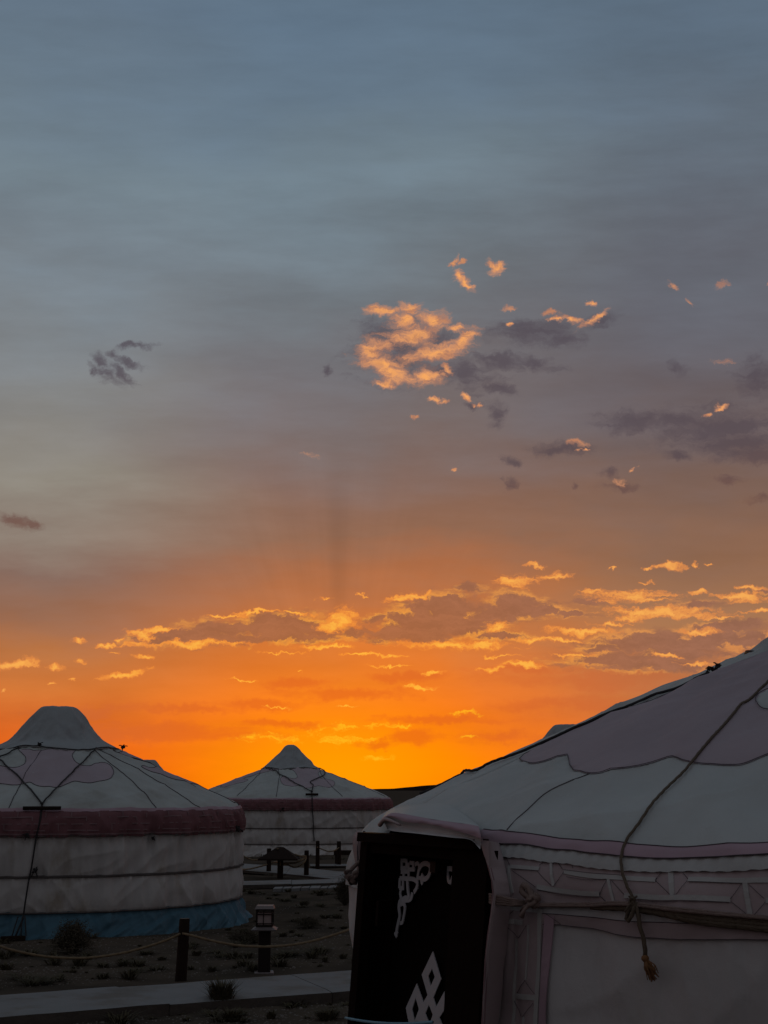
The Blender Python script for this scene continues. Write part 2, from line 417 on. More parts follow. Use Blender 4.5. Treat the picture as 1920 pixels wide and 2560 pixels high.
class MB:
    """collects verts and faces of one part"""
    def __init__(self):
        self.v, self.f = [], []

    def add(self, verts, faces):
        n = len(self.v)
        self.v += [tuple(p) for p in verts]
        self.f += [tuple(i + n for i in f) for f in faces]

    def box(self, c, s, rz=0, bev=0.0, tilt=None):
        """box with chamfered vertical edges"""
        hx, hy, hz = s[0] / 2, s[1] / 2, s[2] / 2
        b = bev
        if b:
            ring = [(-hx + b, -hy), (hx - b, -hy), (hx, -hy + b), (hx, hy - b), (hx - b, hy), (-hx + b, hy), (-hx, hy - b), (-hx, -hy + b)]
            k = 1 - b / max(hx, hy)
            lev = [(-hz, 1), (hz - b, 1), (hz, k)]
        else:
            ring = [(-hx, -hy), (hx, -hy), (hx, hy), (-hx, hy)]
            lev = [(-hz, 1), (hz, 1)]
        n = len(ring)
        vs = []
        for z, q in lev:
            for x, y in ring:
                vs.append(Vector((x * q, y * q, z)))
        if tilt:
            vs = [tilt @ p for p in vs]
        ca, sa = math.cos(rz), math.sin(rz)
        vs = [(c[0] + p.x * ca - p.y * sa, c[1] + p.x * sa + p.y * ca, c[2] + p.z) for p in vs]
        fs = []
        for l in range(len(lev) - 1):
            for i in range(n):
                j = (i + 1) % n
                fs.append((l * n + i, l * n + j, (l + 1) * n + j, (l + 1) * n + i))
        fs.append(tuple(range(n))[::-1]); fs.append(tuple((len(lev) - 1) * n + i for i in range(n)))
        self.add(vs, fs)

    def tube(self, pts, r, n=8, lobes=0, twist=60.0, cap=True):
        pts = [Vector(p) for p in pts]
        fr = None
        rings = []
        L = 0.0
        for i, p in enumerate(pts):
            t = (pts[min(i + 1, len(pts) - 1)] - pts[max(i - 1, 0)]).normalized()
            if fr is None:
                fr = t.orthogonal().normalized()
            else:
                fr = (fr - t * fr.dot(t)).normalized()
                L += (p - pts[i - 1]).length
            b = t.cross(fr)
            rr = r(i / (len(pts) - 1)) if callable(r) else r
            ring = []
            for k in range(n):
                a = 2 * math.pi * k / n
                q = rr * (1 + (0.22 * math.cos(lobes * (a - twist * L / lobes * 1.0)) if lobes else 0))
                ring.append(p + (fr * math.cos(a) + b * math.sin(a)) * q)
            rings.append(ring)
        vs = [q for ring in rings for q in ring]
        fs = []
        for i in range(len(rings) - 1):
            for k in range(n):
                j = (k + 1) % n
                fs.append((i * n + k, i * n + j, (i + 1) * n + j, (i + 1) * n + k))
        if cap:
            fs.append(tuple(range(n))[::-1]); fs.append(tuple((len(rings) - 1) * n + k for k in range(n)))
        self.add(vs, fs)

    def lathe(self, prof, c=(0, 0, 0), n=24):
        vs, fs = [], []
        for r, z in prof:
            for k in range(n):
                a = 2 * math.pi * k / n
                vs.append((c[0] + r * math.cos(a), c[1] + r * math.sin(a), c[2] + z))
        for i in range(len(prof) - 1):
            for k in range(n):
                j = (k + 1) % n
                fs.append((i * n + k, i * n + j, (i + 1) * n + j, (i + 1) * n + k))
        fs.append(tuple(range(n))[::-1]); fs.append(tuple((len(prof) - 1) * n + k for k in range(n)))
        self.add(vs, fs)

    def build(self, name, mat, parent=None, smooth=False):
        o = mesh(name, self.v, self.f, mat, parent, smooth)
        return o


def ground_z(x, y):
    """gentle unevenness of the dirt"""
    x = np.asarray(x, float); y = np.asarray(y, float)
    r = np.hypot(x, y)
    z = 0.045 * perlin(x * 0.35, y * 0.35) + 0.02 * perlin(x * 1.3, y * 1.3, 5 + x * 0) + 0.008 * perlin(x * 5.1, y * 5.1, 9 + x * 0)
    far = np.clip((r - 300) / 1500, 0, 1)
    return z + far * 1.2 * perlin(x * 0.004, y * 0.004)


def on_ground(u, v, z=0.0):
    d = ray(u, v)
    t = (z - EYE) / d.z
    p = Vector((0, 0, EYE)) + d * t
    return Vector((p.x, p.y, z))


def at_depth(u, v, y):
    d = ray(u, v)
    return Vector((0, 0, EYE)) + d * (y / d.y)


def spline(pts, step):
    """Catmull-Rom through points, resampled about every STEP"""
    pts = [Vector(p) for p in pts]
    P_ = [pts[0] * 2 - pts[1]] + pts + [pts[-1] * 2 - pts[-2]]
    out = []
    for i in range(1, len(P_) - 2):
        a, b, c, d = P_[i - 1:i + 3]
        n = max(1, int((c - b).length / step))
        for k in range(n):
            t = k / n
            out.append(0.5 * ((2 * b) + (c - a) * t + (2 * a - 5 * b + 4 * c - d) * t * t + (3 * b - a - 3 * c + d) * t ** 3))
    out.append(pts[-1])
    return out


def sag(a, b, d, n=40):
    a, b = Vector(a), Vector(b)
    return [a.lerp(b, i / n) - Vector((0, 0, 4 * d * (i / n) * (1 - i / n))) for i in range(n + 1)]


# ================================================================ materials
def material(name, color, rough=0.85, var=0.0, vscale=3.0, bump=0.0, bscale=60.0, color2=None, cover=0.5, cscale=2.0, weave=0.0, metal=0.0, stretch=(1, 1, 1), spec=0.3):
    m = bpy.data.materials.new(name)
    m.use_nodes = True
    g = Graph(m.node_tree)
    bsdf = m.node_tree.nodes['Principled BSDF']
    co = g.node('ShaderNodeTexCoord').outputs['Object']
    co = g.mapping(co, scale=stretch)
    c = tuple(color) + (1,)
    col = None
    n1 = g.noise(co, vscale, 6, 0.6)
    if color2 is not None:
        n2 = g.noise(co, cscale, 6, 0.62)
        col = g.mix(g.ss(n2, cover - 0.1, cover + 0.12), c, tuple(color2) + (1,))
    else:
        col = g.mix(0.0, c, c)
    if var:
        k = g.m('MULTIPLY_ADD', g.m('SUBTRACT', n1, 0.5), var * 2, 1.0)
        col = g.v('SCALE', col, s=k)
    g.put(bsdf.inputs['Base Color'], col)
    bsdf.inputs['Roughness'].default_value = rough
    bsdf.inputs['Metallic'].default_value = metal
    bsdf.inputs['Specular IOR Level'].default_value = spec
    if bump:
        h = g.noise(co, bscale, 5, 0.6)
        if weave:
            h = g.m('MULTIPLY_ADD', g.noise(co, 900, 1, 0.5), weave, h)
        b = g.node('ShaderNodeBump')
        b.inputs['Strength'].default_value = bump
        b.inputs['Distance'].default_value = 0.01
        g.put(b.inputs['Height'], h)
        g.put(bsdf.inputs['Normal'], b.outputs[0])
    return m


M = {
    'near_canvas': material('near_white_canvas', (0.46, 0.475, 0.47), var=0.22, vscale=1.6, bump=0.45, bscale=26, weave=0.35, color2=(0.36, 0.36, 0.345), cover=0.58, cscale=1.3),
    'near_wall': material('near_wall_canvas', (0.55, 0.53, 0.53), var=0.2, vscale=2.0, bump=0.5, bscale=20, weave=0.3, color2=(0.38, 0.325, 0.27), cover=0.63, cscale=2.1, stretch=(1, 1, 0.7)),
    'belt': material('tan_belt_rope', (0.10, 0.088, 0.085), var=0.3, vscale=40),
    'canvas': material('white_canvas', (0.40, 0.415, 0.40), var=0.22, vscale=1.6, bump=0.35, bscale=22, weave=0.25, color2=(0.31, 0.31, 0.29), cover=0.60, cscale=1.1),
    'wall_canvas': material('wall_canvas', (0.47, 0.455, 0.445), var=0.2, vscale=2.0, bump=0.4, bscale=16, weave=0.2, color2=(0.33, 0.29, 0.245), cover=0.64, cscale=2.3, stretch=(1, 1, 0.7)),
    'cap': material('cap_canvas', (0.32, 0.34, 0.35), var=0.25, vscale=3, bump=0.4, bscale=14, weave=0.2, color2=(0.24, 0.25, 0.26), cover=0.58, cscale=3),
    'motif': material('mauve_applique', (0.375, 0.305, 0.335), var=0.16, vscale=2.2, bump=0.35, bscale=22, weave=0.25),
    'pink': material('pink_cloth', (0.385, 0.265, 0.31), var=0.14, vscale=4, bump=0.3, bscale=30, weave=0.25),
    'dusty': material('dusty_pink_cloth', (0.37, 0.29, 0.295), var=0.18, vscale=3, bump=0.4, bscale=26, weave=0.25),
    'maroon': material('maroon_cloth', (0.17, 0.075, 0.085), var=0.3, vscale=3, bump=0.4, bscale=18),
    'tape': material('grey_tape', (0.40, 0.385, 0.375), var=0.15, vscale=8, bump=0.3, bscale=60),
    'faded': material('faded_tape', (0.21, 0.13, 0.14), var=0.4, vscale=6, bump=0.3, bscale=60),
    'blue': material('blue_tarpaulin', (0.05, 0.125, 0.175), var=0.25, vscale=2, bump=0.3, bscale=12, rough=0.6),
    'seam': material('dark_seam', (0.085, 0.07, 0.08)),
    'rope': material('horsehair_rope', (0.115, 0.085, 0.06), var=0.3, vscale=60, bump=0.5, bscale=200),
    'darkrope': material('black_rope', (0.03, 0.028, 0.03), var=0.3, vscale=60),
    'strap': material('braided_strap', (0.22, 0.155, 0.135), var=0.35, vscale=40, bump=0.6, bscale=160, stretch=(1, 1, 3)),
    'yellow': material('hemp_rope', (0.19, 0.135, 0.08), var=0.3, vscale=40, bump=0.5, bscale=200),
    'tassel': material('frayed_tassel', (0.20, 0.095, 0.04), var=0.3, vscale=60),
    'door': material('dark_brown_wood', (0.0062, 0.0030, 0.0022), rough=0.85, spec=0.05, var=0.4, vscale=5, bump=0.15, bscale=30, stretch=(6, 6, 0.6)),
    'leaf': material('door_leaf_paint', (0.005, 0.003, 0.0025), rough=0.85, spec=0.05, var=0.3, vscale=5, bump=0.2, bscale=30, stretch=(6, 6, 0.6)),
    'ornament': material('pale_ornament_paint', (0.45, 0.44, 0.46), rough=0.6, var=0.1, vscale=12),
    'post': material('dark_post_wood', (0.022, 0.013, 0.010), rough=0.85, spec=0.1, var=0.4, vscale=8, bump=0.6, bscale=30, stretch=(3, 3, 0.4)),
    'posttop': material('post_end_grain', (0.11, 0.085, 0.07), rough=0.8, var=0.3, vscale=40),
    'metal': material('lamp_metal', (0.016, 0.010, 0.009), rough=0.7, var=0.2, metal=0.3),
    'plate': material('lamp_plate', (0.20, 0.17, 0.17), rough=0.5, var=0.2, metal=0.4),
    'lampglass': material('frosted_lamp_pane', (0.33, 0.26, 0.25), rough=0.35, var=0.15, vscale=10),
    'cord': material('pale_blue_cord', (0.17, 0.33, 0.42), rough=0.6),
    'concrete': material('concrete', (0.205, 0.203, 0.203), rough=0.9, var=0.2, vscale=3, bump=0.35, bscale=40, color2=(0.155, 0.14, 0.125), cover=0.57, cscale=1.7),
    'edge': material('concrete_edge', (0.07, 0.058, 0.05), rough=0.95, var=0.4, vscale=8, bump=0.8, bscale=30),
    'dirt': material('dirt', (0.088, 0.068, 0.053), rough=1.0, var=0.3, vscale=3.0, bump=1.0, bscale=9, color2=(0.062, 0.05, 0.04), cover=0.52, cscale=0.9, spec=0.0),
    'stone': material('gravel_stone', (0.16, 0.14, 0.125), rough=0.9, var=0.35, vscale=20),
    'grass': material('dry_grass', (0.07, 0.058, 0.034), rough=0.95, var=0.4, vscale=20),
    'shrub': material('dry_shrub', (0.062, 0.05, 0.034), rough=0.95, var=0.4, vscale=12),
    'hill': material('far_hill', (0.022, 0.016, 0.014), rough=1, var=0.3, vscale=0.01, spec=0.0),
}

# ================================================================ ground
def make_ground():
    ys = np.concatenate([np.linspace(-30, 6, 30), np.linspace(6.2, 24, 320), np.linspace(24.3, 80, 160), np.geomspace(82, 6000, 70)])
    xp = np.concatenate([np.linspace(0, 9, 170), np.linspace(9.3, 40, 60), np.geomspace(42, 6000, 50)])
    xs = np.concatenate([-xp[::-1][:-1], xp])
    X, Y = np.meshgrid(xs, ys)
    Z = ground_z(X, Y)
    vs = np.stack([X, Y, Z], -1).reshape(-1, 3)
    nx, ny = len(xs), len(ys)
    i = np.arange((ny - 1) * nx).reshape(ny - 1, nx)[:, :-1].ravel()
    fs = np.stack([i, i + 1, i + 1 + nx, i + nx], -1)
    tag(mesh('ground', vs, fs, M['dirt']), kind='structure')


make_ground()


def hills():
    """low dark range on the western horizon"""
    n = 400
    vs, fs = [], []
    for j, (yy, k) in enumerate([(2300, 0.0), (2500, 0.6), (2700, 1.0), (3100, 0.7), (3600, 0.0)]):
        for i in range(n):
            x = -2600 + 5200 * i / (n - 1)
            h = 3 + 4 * float(perlin(x * 0.0022, 3.3)) + 2 * float(perlin(x * 0.009, 7.7)) + 0.8 * float(perlin(x * 0.03, 1.7))
            h += 7 * math.exp(-((x - 120) / 85) ** 2)
            vs.append((x, yy, max(h, 1) * k - 1))
    for j in range(4):
        for i in range(n - 1):
            a = j * n + i
            fs.append((a, a + 1, a + 1 + n, a + n))
    tag(mesh('hills', vs, fs, M['hill']), kind='structure')


hills()

# ================================================================ yurts
class Shell:
    """the cloth skin of one round tent: a profile turned about its axis, plus folds"""
    def __init__(self, cx, cy, R, prof, seed, k=1.0, back=math.pi / 2, kr=0.75, kw=1.0):
        self.kr = kr; self.kw = kw
        self.c = Vector((cx, cy, 0)); self.R = R; self.seed = seed; self.k = k
        pts = spline([Vector((r, 0, z)) for r, z in prof], 0.02)
        self.pr = np.array([p.x for p in pts]); self.pz = np.array([p.z for p in pts])
        d = np.hypot(np.diff(self.pr), np.diff(self.pz))
        self.ps = np.concatenate([[0], np.cumsum(d)])
        self.S = self.ps[-1]
        dr, dz = np.gradient(self.pr, self.ps), np.gradient(self.pz, self.ps)
        self.nr, self.nz = -dz, dr
        self.back = back              # angle of the unseen rear, where the noise chart is cut

    def s_of_z(self, z):
        return float(np.interp(-z, -self.pz, self.ps))

    def s_of_r(self, r):
        """on the roof"""
        n = int(np.argmax(self.pr > self.R * 0.97))
        return float(np.interp(r, self.pr[:n], self.ps[:n]))

    def fold(self, th, s):
        a = ((th - self.back) % (2 * math.pi)) * self.R
        q = self.seed
        z = np.interp(s, self.ps, self.pz)
        roof = np.clip((s - 0) / 0.25, 0, 1) * np.clip((z - 1.40) / 0.12, 0, 1)
        wall = 1 - np.clip((z - 1.36) / 0.12, 0, 1)
        one = 0 * s
        f1 = perlin(a * 1.5 + s * 1.1 + q, s * 0.5) * 0.020
        f2 = perlin(a * 3.6 - s * 2.6 + q, s * 0.9, 3 + one) * 0.012
        f3 = perlin(a * 9 + s * 3 + q, s * 2.2, 6 + one) * 0.0030
        f4 = -np.abs(perlin(a * 1.1 + s * 2.2 + q, s * 1.5, 8 + one)) ** 0.5 * 0.016
        f5 = -np.abs(perlin(a * 2.3 - s * 1.6 + q, s * 2.6, 13 + one)) ** 0.5 * 0.009
        near_eave = np.clip((s - 1.4) / 0.6, 0, 1)
        f6 = perlin(a * 6.0 + q, s * 0.8, 17 + one) * 0.008 * near_eave
        tie = np.exp(-((z - 0.70) / 0.16) ** 2) + np.exp(-((z - 0.30) / 0.14) ** 2) + np.exp(-((z - 1.12) / 0.2) ** 2)
        wa = a + 0.30 * perlin(a * 0.8 + q, z * 1.1, 23 + one); wz = z + 0.22 * perlin(a * 1.1 + q, z * 1.3, 29 + one)
        w1 = perlin(a * 2.1 + q, z * 0.7) * 0.020
        w2 = perlin(a * 6.0 + q + z * 0.9, z * 0.9, 4 + one) * 0.014 * (0.5 + 0.7 * tie)
        w3 = perlin(a * 17 + q, z * 1.6, 7 + one) * 0.005 * (0.35 + tie)
        w4 = -np.abs(perlin(wa * 3.1 + wz * 1.4 + q, wz * 0.7, 11 + one)) ** 0.6 * 0.014
        w3 = w3 + perlin(a * 8.5 + q + 0.25 * np.sin(z * 3), z * 0.35, 37 + one) * 0.0075
        w5 = -np.abs(perlin(wa * 2.0 - wz * 2.4 + q, wz * 1.3, 19 + one)) ** 0.7 * 0.012
        return (roof * (f1 + f2 + f3 + f4 + f5 + f6) * self.kr + wall * (w1 * 0.8 + w2 * 1.2 + w3 * 1.4 + w4 + w5) * self.kw) * self.k

    def P(self, th, s, off=0.0, folds=True, local=True):
        th = np.asarray(th, float); s = np.asarray(s, float)
        r = np.interp(s, self.ps, self.pr); z = np.interp(s, self.ps, self.pz)
        nr = np.interp(s, self.ps, self.nr); nz = np.interp(s, self.ps, self.nz)
        d = (self.fold(th, s) if folds else 0.0) + off
        r = r + nr * d; z = z + nz * d
        x = r * np.cos(th); y = r * np.sin(th)
        if not local:
            x = x + self.c.x; y = y + self.c.y
        return np.stack([x, y, z + 0 * x], -1)

    def picks(self, pts, step=16):
        """densify a pixel polyline, then pick each point"""
        if len(pts) > 1:
            pts = [(p.x, p.y) for p in spline([Vector((u, v, 0)) for u, v in pts], step)]
        return [self.pick(*p) for p in pts]

    def pick(self, u, v):
        """(angle, s) where the sight line of a photograph pixel first meets the skin; misses slide to the nearest point"""
        d = ray(u, v); o = Vector((0, 0, EYE))
        best = None
        t0 = self.c.length * 0.4
        prev = None
        n = 260
        for i in range(n):
            t = t0 + i * (self.c.length * 1.1 - t0) / n
            p = o + d * t
            rr = math.hypot(p.x - self.c.x, p.y - self.c.y)
            f = rr - float(np.interp(-p.z, -self.pz, self.pr))
            if best is None or f < best[0]:
                best = (f, p.copy())
            if f < 0:
                lo, hi = t - (self.c.length * 1.1 - t0) / n, t
                for _ in range(18):
                    m_ = (lo + hi) / 2
                    p = o + d * m_
                    if math.hypot(p.x - self.c.x, p.y - self.c.y) - float(np.interp(-p.z, -self.pz, self.pr)) < 0:
                        hi = m_
                    else:
                        lo = m_
                best = (0, p)
                break
        p = best[1]
        return math.atan2(p.y - self.c.y, p.x - self.c.x), float(np.interp(-p.z, -self.pz, self.ps))

    def patch(self, name, mat, parent, th0, th1, s0, s1, nth, ns, off=0.0, lift=None):
        """cloth between two angles and two lines; s0, s1 numbers or functions of the angle"""
        th = np.linspace(th0, th1, nth)
        f0 = s0(th) if callable(s0) else np.full(nth, s0)
        f1 = s1(th) if callable(s1) else np.full(nth, s1)
        q = np.linspace(0, 1, ns)[:, None]
        TH = np.tile(th, (ns, 1)); SS = f0[None] * (1 - q) + f1[None] * q
        o = np.full_like(SS, off)
        if lift is not None:
            o = o + lift(TH, q + 0 * TH)
        v = self.P(TH, SS, o).reshape(-1, 3)
        full = abs(abs(th1 - th0) - 2 * math.pi) < 1e-6
        i = np.arange((ns - 1) * nth).reshape(ns - 1, nth)[:, :-1].ravel()
        f = np.stack([i, i + nth, i + 1 + nth, i + 1], -1)
        return mesh(name, v, f, mat, parent)

    def strip(self, name, mat, parent, pts, w, off=0.006, step=0.03, edge=0.14, px=True):
        """a tape or strap sewn on along points (photograph pixels or (angle, s)); w a width or (w0, w1)"""
        ts = [self.pick(*p) for p in pts] if px else pts
        base = ts[0][0]
        ts = [(base + ((t - base + math.pi) % (2 * math.pi) - math.pi), s) for t, s in ts]
        if len(ts) == 2:
            L = math.hypot((ts[1][0] - ts[0][0]) * self.R, ts[1][1] - ts[0][1])
            n = max(2, int(L / step))
            q = [(ts[0][0] + (ts[1][0] - ts[0][0]) * i / n, ts[0][1] + (ts[1][1] - ts[0][1]) * i / n) for i in range(n + 1)]
        else:
            q = [(p.x / self.R, p.y) for p in spline([Vector((t * self.R, s, 0)) for t, s in ts], step)]
        q = np.array(q)
        a = np.stack([q[:, 0] * self.R, q[:, 1]], -1)
        t = np.gradient(a, axis=0); t /= np.linalg.norm(t, axis=1)[:, None] + 1e-9
        nrm = np.stack([-t[:, 1], t[:, 0]], -1)
        n = len(a)
        ww = np.linspace(w[0], w[1], n) if isinstance(w, (tuple, list)) else np.full(n, w)
        cols = [(-0.5, 0.0), (-0.47, 1.0), (0.47, 1.0), (0.5, 0.0)]
        vs = []
        for k, h in cols:
            b = a + nrm * (ww * k)[:, None]
            vs.append(self.P(b[:, 0] / self.R, b[:, 1], (off - 0.003) + 0.003 * h if h == 0 else off))
        v = np.stack(vs, 1).reshape(-1, 3)
        f = []
        for i in range(n - 1):
            for k in range(3):
                p = i * 4 + k
                f.append((p, p + 1, p + 5, p + 4))
        return mesh(name, v, f, mat, parent, smooth=False)

    def line(self, pts, off, step=0.03, px=True):
        ts = self.picks(pts) if px else pts
        base = ts[0][0]
        ts = [(base + ((t - base + math.pi) % (2 * math.pi) - math.pi), s) for t, s in ts]
        q = spline([Vector((t * self.R, s, 0)) for t, s in ts], step) if len(ts) > 2 else [Vector((ts[0][0] * self.R, ts[0][1], 0)).lerp(Vector((ts[1][0] * self.R, ts[1][1], 0)), i / 30) for i in range(31)]
        return self.P(np.array([p.x for p in q]) / self.R, np.array([p.y for p in q]), off)

    def cordon(self, name, mat, parent, pts, r, off=None, step=0.03, n=6, lobes=0, twist=60.0, px=True):
        b = MB()
        b.tube([tuple(p) for p in self.line(pts, r if off is None else off, step, px)], r, n, lobes, twist)
        return b.build(name, mat, parent, smooth=True)

    def applique(self, name, mat, parent, pts, off=0.005, grid=0.04, px=True, seam=0.0025, curve=True, turns=(0,), seammat=None):
        """a shape cut from cloth and sewn on; its outline given in photograph pixels on this skin"""
        ts = [self.pick(*p) for p in pts] if px else pts
        base = ts[0][0]
        ts = [(base + ((t - base + math.pi) % (2 * math.pi) - math.pi), s) for t, s in ts]
        vv = [Vector((t * self.R, s, 0)) for t, s in ts]
        if curve:
            vv = spline(vv + [vv[0]], grid * 0.6)[:-1]
        poly = [Vector((p.x, p.y)) for p in vv]
        n = len(poly)
        x0, x1 = min(p.x for p in poly), max(p.x for p in poly)
        y0, y1 = min(p.y for p in poly), max(p.y for p in poly)
        inner = []
        arr = np.array([(p.x, p.y) for p in poly])
        gx = np.arange(x0 + grid / 2, x1, grid); gy = np.arange(y0 + grid / 2, y1, grid)
        for x in gx:
            for y in gy:
                c = False
                j = n - 1
                for i in range(n):
                    if (arr[i, 1] > y) != (arr[j, 1] > y) and x < (arr[j, 0] - arr[i, 0]) * (y - arr[i, 1]) / (arr[j, 1] - arr[i, 1]) + arr[i, 0]:
                        c = not c
                    j = i
                if c and np.min(np.hypot(arr[:, 0] - x, arr[:, 1] - y)) > grid * 0.35:
                    inner.append(Vector((x, y)))
        res = geometry.delaunay_2d_cdt(poly + inner, [], [list(range(n))], 1, 1e-6)
        V2, F2 = res[0], res[2]
        A = np.array([(p.x, p.y) for p in V2])
        dist = np.min(np.hypot(A[:, None, 0] - arr[None, :, 0], A[:, None, 1] - arr[None, :, 1]), 1) if len(A) * n < 4e6 else np.ones(len(A))
        o = off * np.clip(dist / (grid * 0.3), 0, 1)
        o = np.where(o < off * 0.5, off * 0.35, off)
        out = []
        for k, t in enumerate(turns):
            v = self.P(A[:, 0] / self.R + t, A[:, 1], o)
            f = [tuple(q) for q in F2]
            ob = mesh(name, v, f, mat, parent)
            out.append(ob)
            if seam:
                b = MB()
                loop = self.P(np.append(arr[:, 0], arr[0, 0]) / self.R + t, np.append(arr[:, 1], arr[0, 1]), off)
                b.tube([tuple(p) for p in loop], seam, 4)
                b.build('seam', seammat or M['seam'], ob, smooth=True)
        return out


def cap_cloth(sh, parent, prof, seed, hem_dips=8, phase=0.3, squash=0.0, mat='cap'):
    """the loose cover over the smoke ring, tied down by cords"""
    nth = 240
    pts = spline([Vector((r, 0, z)) for r, z in prof], 0.03)
    th = np.linspace(0, 2 * math.pi, nth + 1)[:-1]
    rows = []
    n = len(pts)
    for i, p in enumerate(pts):
        q = i / (n - 1)
        # four corners pulled outward and down, hollows between them
        star = np.abs(np.cos((th + phase) * 2)) ** 2
        r = p.x * (1 + (star - 0.4) * 0.10 * q ** 2 + squash * np.cos(th - phase) * q * (1 - q))
        a = th * 1.0
        f = perlin(np.cos(a) * 2.2 + seed, np.sin(a) * 2.2, q * 3.0 + 0 * a) * 0.026 * min(1, q * 2.5)
        f = f + perlin(np.cos(a) * 7 + seed, np.sin(a) * 7, q * 3.5 + 9 + 0 * a) * 0.010 * min(1, q * 2)
        f = f - np.abs(perlin(np.cos(a) * 2.6 + q * 2, np.sin(a) * 2.6 + seed, q * 1.8 + 0 * a)) ** 0.6 * 0.030 * min(1, q * 2)
        z = p.z - 0.045 * q ** 3 * star + f * 0.6
        rows.append(np.stack([(r + f) * np.cos(th), (r + f) * np.sin(th), z], -1))
    # turn the hem in
    last = rows[-1].copy(); last[:, 2] -= 0.02; rows.append(last)
    V = np.stack(rows).reshape(-1, 3)
    F = []
    R_ = len(rows)
    for i in range(R_ - 1):
        for k in range(nth):
            j = (k + 1) % nth
            F.append((i * nth + k, (i + 1) * nth + k, (i + 1) * nth + j, i * nth + j))
    F.append(tuple(range(nth)))
    ob = mesh('smoke_ring_cover', V, F, M[mat], parent)
    b = MB()
    b.tube([tuple(p) for p in rows[-2]] + [tuple(rows[-2][0])], 0.008, 5)
    b.build('hem_cord', M['darkrope'], ob, smooth=True)
    return ob


ROOF = [(0.30, 2.46), (0.78, 2.27), (1.25, 2.075), (1.80, 1.835), (2.20, 1.660), (2.40, 1.565), (2.505, 1.49), (2.575, 1.395), (2.60, 1.29), (2.60, 1.18)]
WALL_FAR = [(2.585, 1.10), (2.60, 0.98), (2.60, 0.84), (2.588, 0.72), (2.582, 0.695), (2.59, 0.66), (2.612, 0.52), (2.615, 0.40), (2.60, 0.30), (2.575, 0.275), (2.60, 0.24), (2.66, 0.10), (2.72, -0.03)]
WALL_NEAR = [(2.595, 1.10), (2.585, 1.02), (2.58, 0.98), (2.59, 0.9), (2.60, 0.75), (2.605, 0.5), (2.60, 0.25), (2.62, -0.03)]


def far_yurt(px_axis, D, label, seed, scale=1.0, cap=None, motif=None, ropes=None, det=1.0, phase=0.4, facing=None, skirt='blue', zs=1.0):
    """one of the tents across the camp, with its axis on the sight line through PX_AXIS at distance D"""
    d = ray(*px_axis); d.z = 0; d.normalize()
    c = d * D
    prof = [(r * scale, z * zs) for r, z in ROOF + WALL_FAR]
    sh = Shell(c.x, c.y, 2.6 * scale, prof, seed, 1.5, back=math.atan2(c.y, c.x), kw=1.5)
    t = empty('yurt', (c.x, c.y, 0), label, 'yurt', 'round felt tents of the camp')
    b0 = sh.back
    n = int(900 * det)
    z2s = lambda z: sh.s_of_z(z * zs)
    sE, sB = z2s(1.455), z2s(1.15)
    sh.patch('roof_cover', M['canvas'], t, b0, b0 + 2 * math.pi, 0.0, z2s(1.30), n, int(110 * det) + 10)
    sh.patch('wall_cover', M['wall_canvas'], t, b0, b0 + 2 * math.pi, z2s(1.32), z2s(0.27), n, int(80 * det) + 10, off=-0.012)
    sh.patch('ground_skirt', M[skirt], t, b0, b0 + 2 * math.pi, z2s(0.29), sh.S, n, int(24 * det) + 6, off=-0.008,
             lift=lambda TH, q: q * (0.03 + 0.05 * perlin(TH * 9 + q * 2.5, q * 1.5) - 0.05 * np.abs(perlin(TH * 17 + q * 3.5, q * 1.2)) ** 0.6))
    wav = lambda th: sB + 0.02 * perlin(th * 5, th * 0 + seed)
    band = sh.patch('eave_band', M['maroon'], t, b0, b0 + 2 * math.pi, sE, wav, n, 14, off=0.010,
                    lift=lambda TH, q: 0.010 * perlin(TH * 14, q * 2) + 0.01 * np.sin(q * math.pi))
    sh.patch('eave_piping', M['pink'], t, b0, b0 + 2 * math.pi, sE - 0.035, sE + 0.012, n, 3, off=0.013)
    # fret pattern sewn on the band: meander of pale tape
    k = 0
    rows = [0.25, 0.5, 0.75]
    H = sB - sE
    unit = 0.62
    m = int(2 * math.pi * sh.R / unit)
    vis = lambda th: math.cos(th - (b0 + math.pi)) > -0.05
    for i in range(m):
        th = b0 + 2 * math.pi * i / m
        if not vis(th):
            continue
        w = 2 * math.pi / m
        q = lambda a, b: (th + a * w, sE + H * b)
        for a, b_ in (((0.05, .28), (0.62, .28)), ((0.34, .28), (0.34, .05)), ((0.34, .52), (0.92, .52)), ((0.62, .28), (0.62, .42)), ((0.05, .52), (0.25, .52)), ((0.10, .52), (0.10, .74)), ((0.10, .74), (0.86, .76)), ((0.86, .28), (0.86, .10))):
            sh.strip('fret_tape', M['faded'], band, [q(*a), q(*b_)], 0.014, off=0.024, px=False, step=0.1)
    sh.patch('lower_tape', M['faded'], band, b0, b0 + 2 * math.pi, sE + H * 0.86, sE + H * 0.91, n, 2, off=0.022)
    # belts of rope round the wall
    for z, r in ((1.16, 0.008), (0.70, 0.010), (0.69, 0.010), (0.285, 0.010)):
        pts = sh.P(np.linspace(b0, b0 + 2 * math.pi, 300), np.full(300, z2s(z)) , 0.006)
        bb = MB(); bb.tube([tuple(p) for p in pts], r, 6)
        bb.build('wall_belt', M['belt'], t, smooth=True)
    cp = cap_cloth(sh, t, cap, seed, phase=phase)
    return t, sh, z2s


# ---- the tent on the left
capA = [(0.02, 2.825), (0.17, 2.83), (0.25, 2.812), (0.335, 2.73), (0.435, 2.60), (0.545, 2.475), (0.67, 2.37), (0.80, 2.305), (0.86, 2.275)]
tA, shA, zA = far_yurt((140, 1900), 19.6, 'white round tent with a maroon eave band and a blue ground skirt, at far left', 11, cap=capA, phase=1.05)


def z1(pts, o, k):
    """points read off an enlargement: origin o, k times enlarged"""
    return [(o[0] + x / k, o[1] + y / k) for x, y in pts]


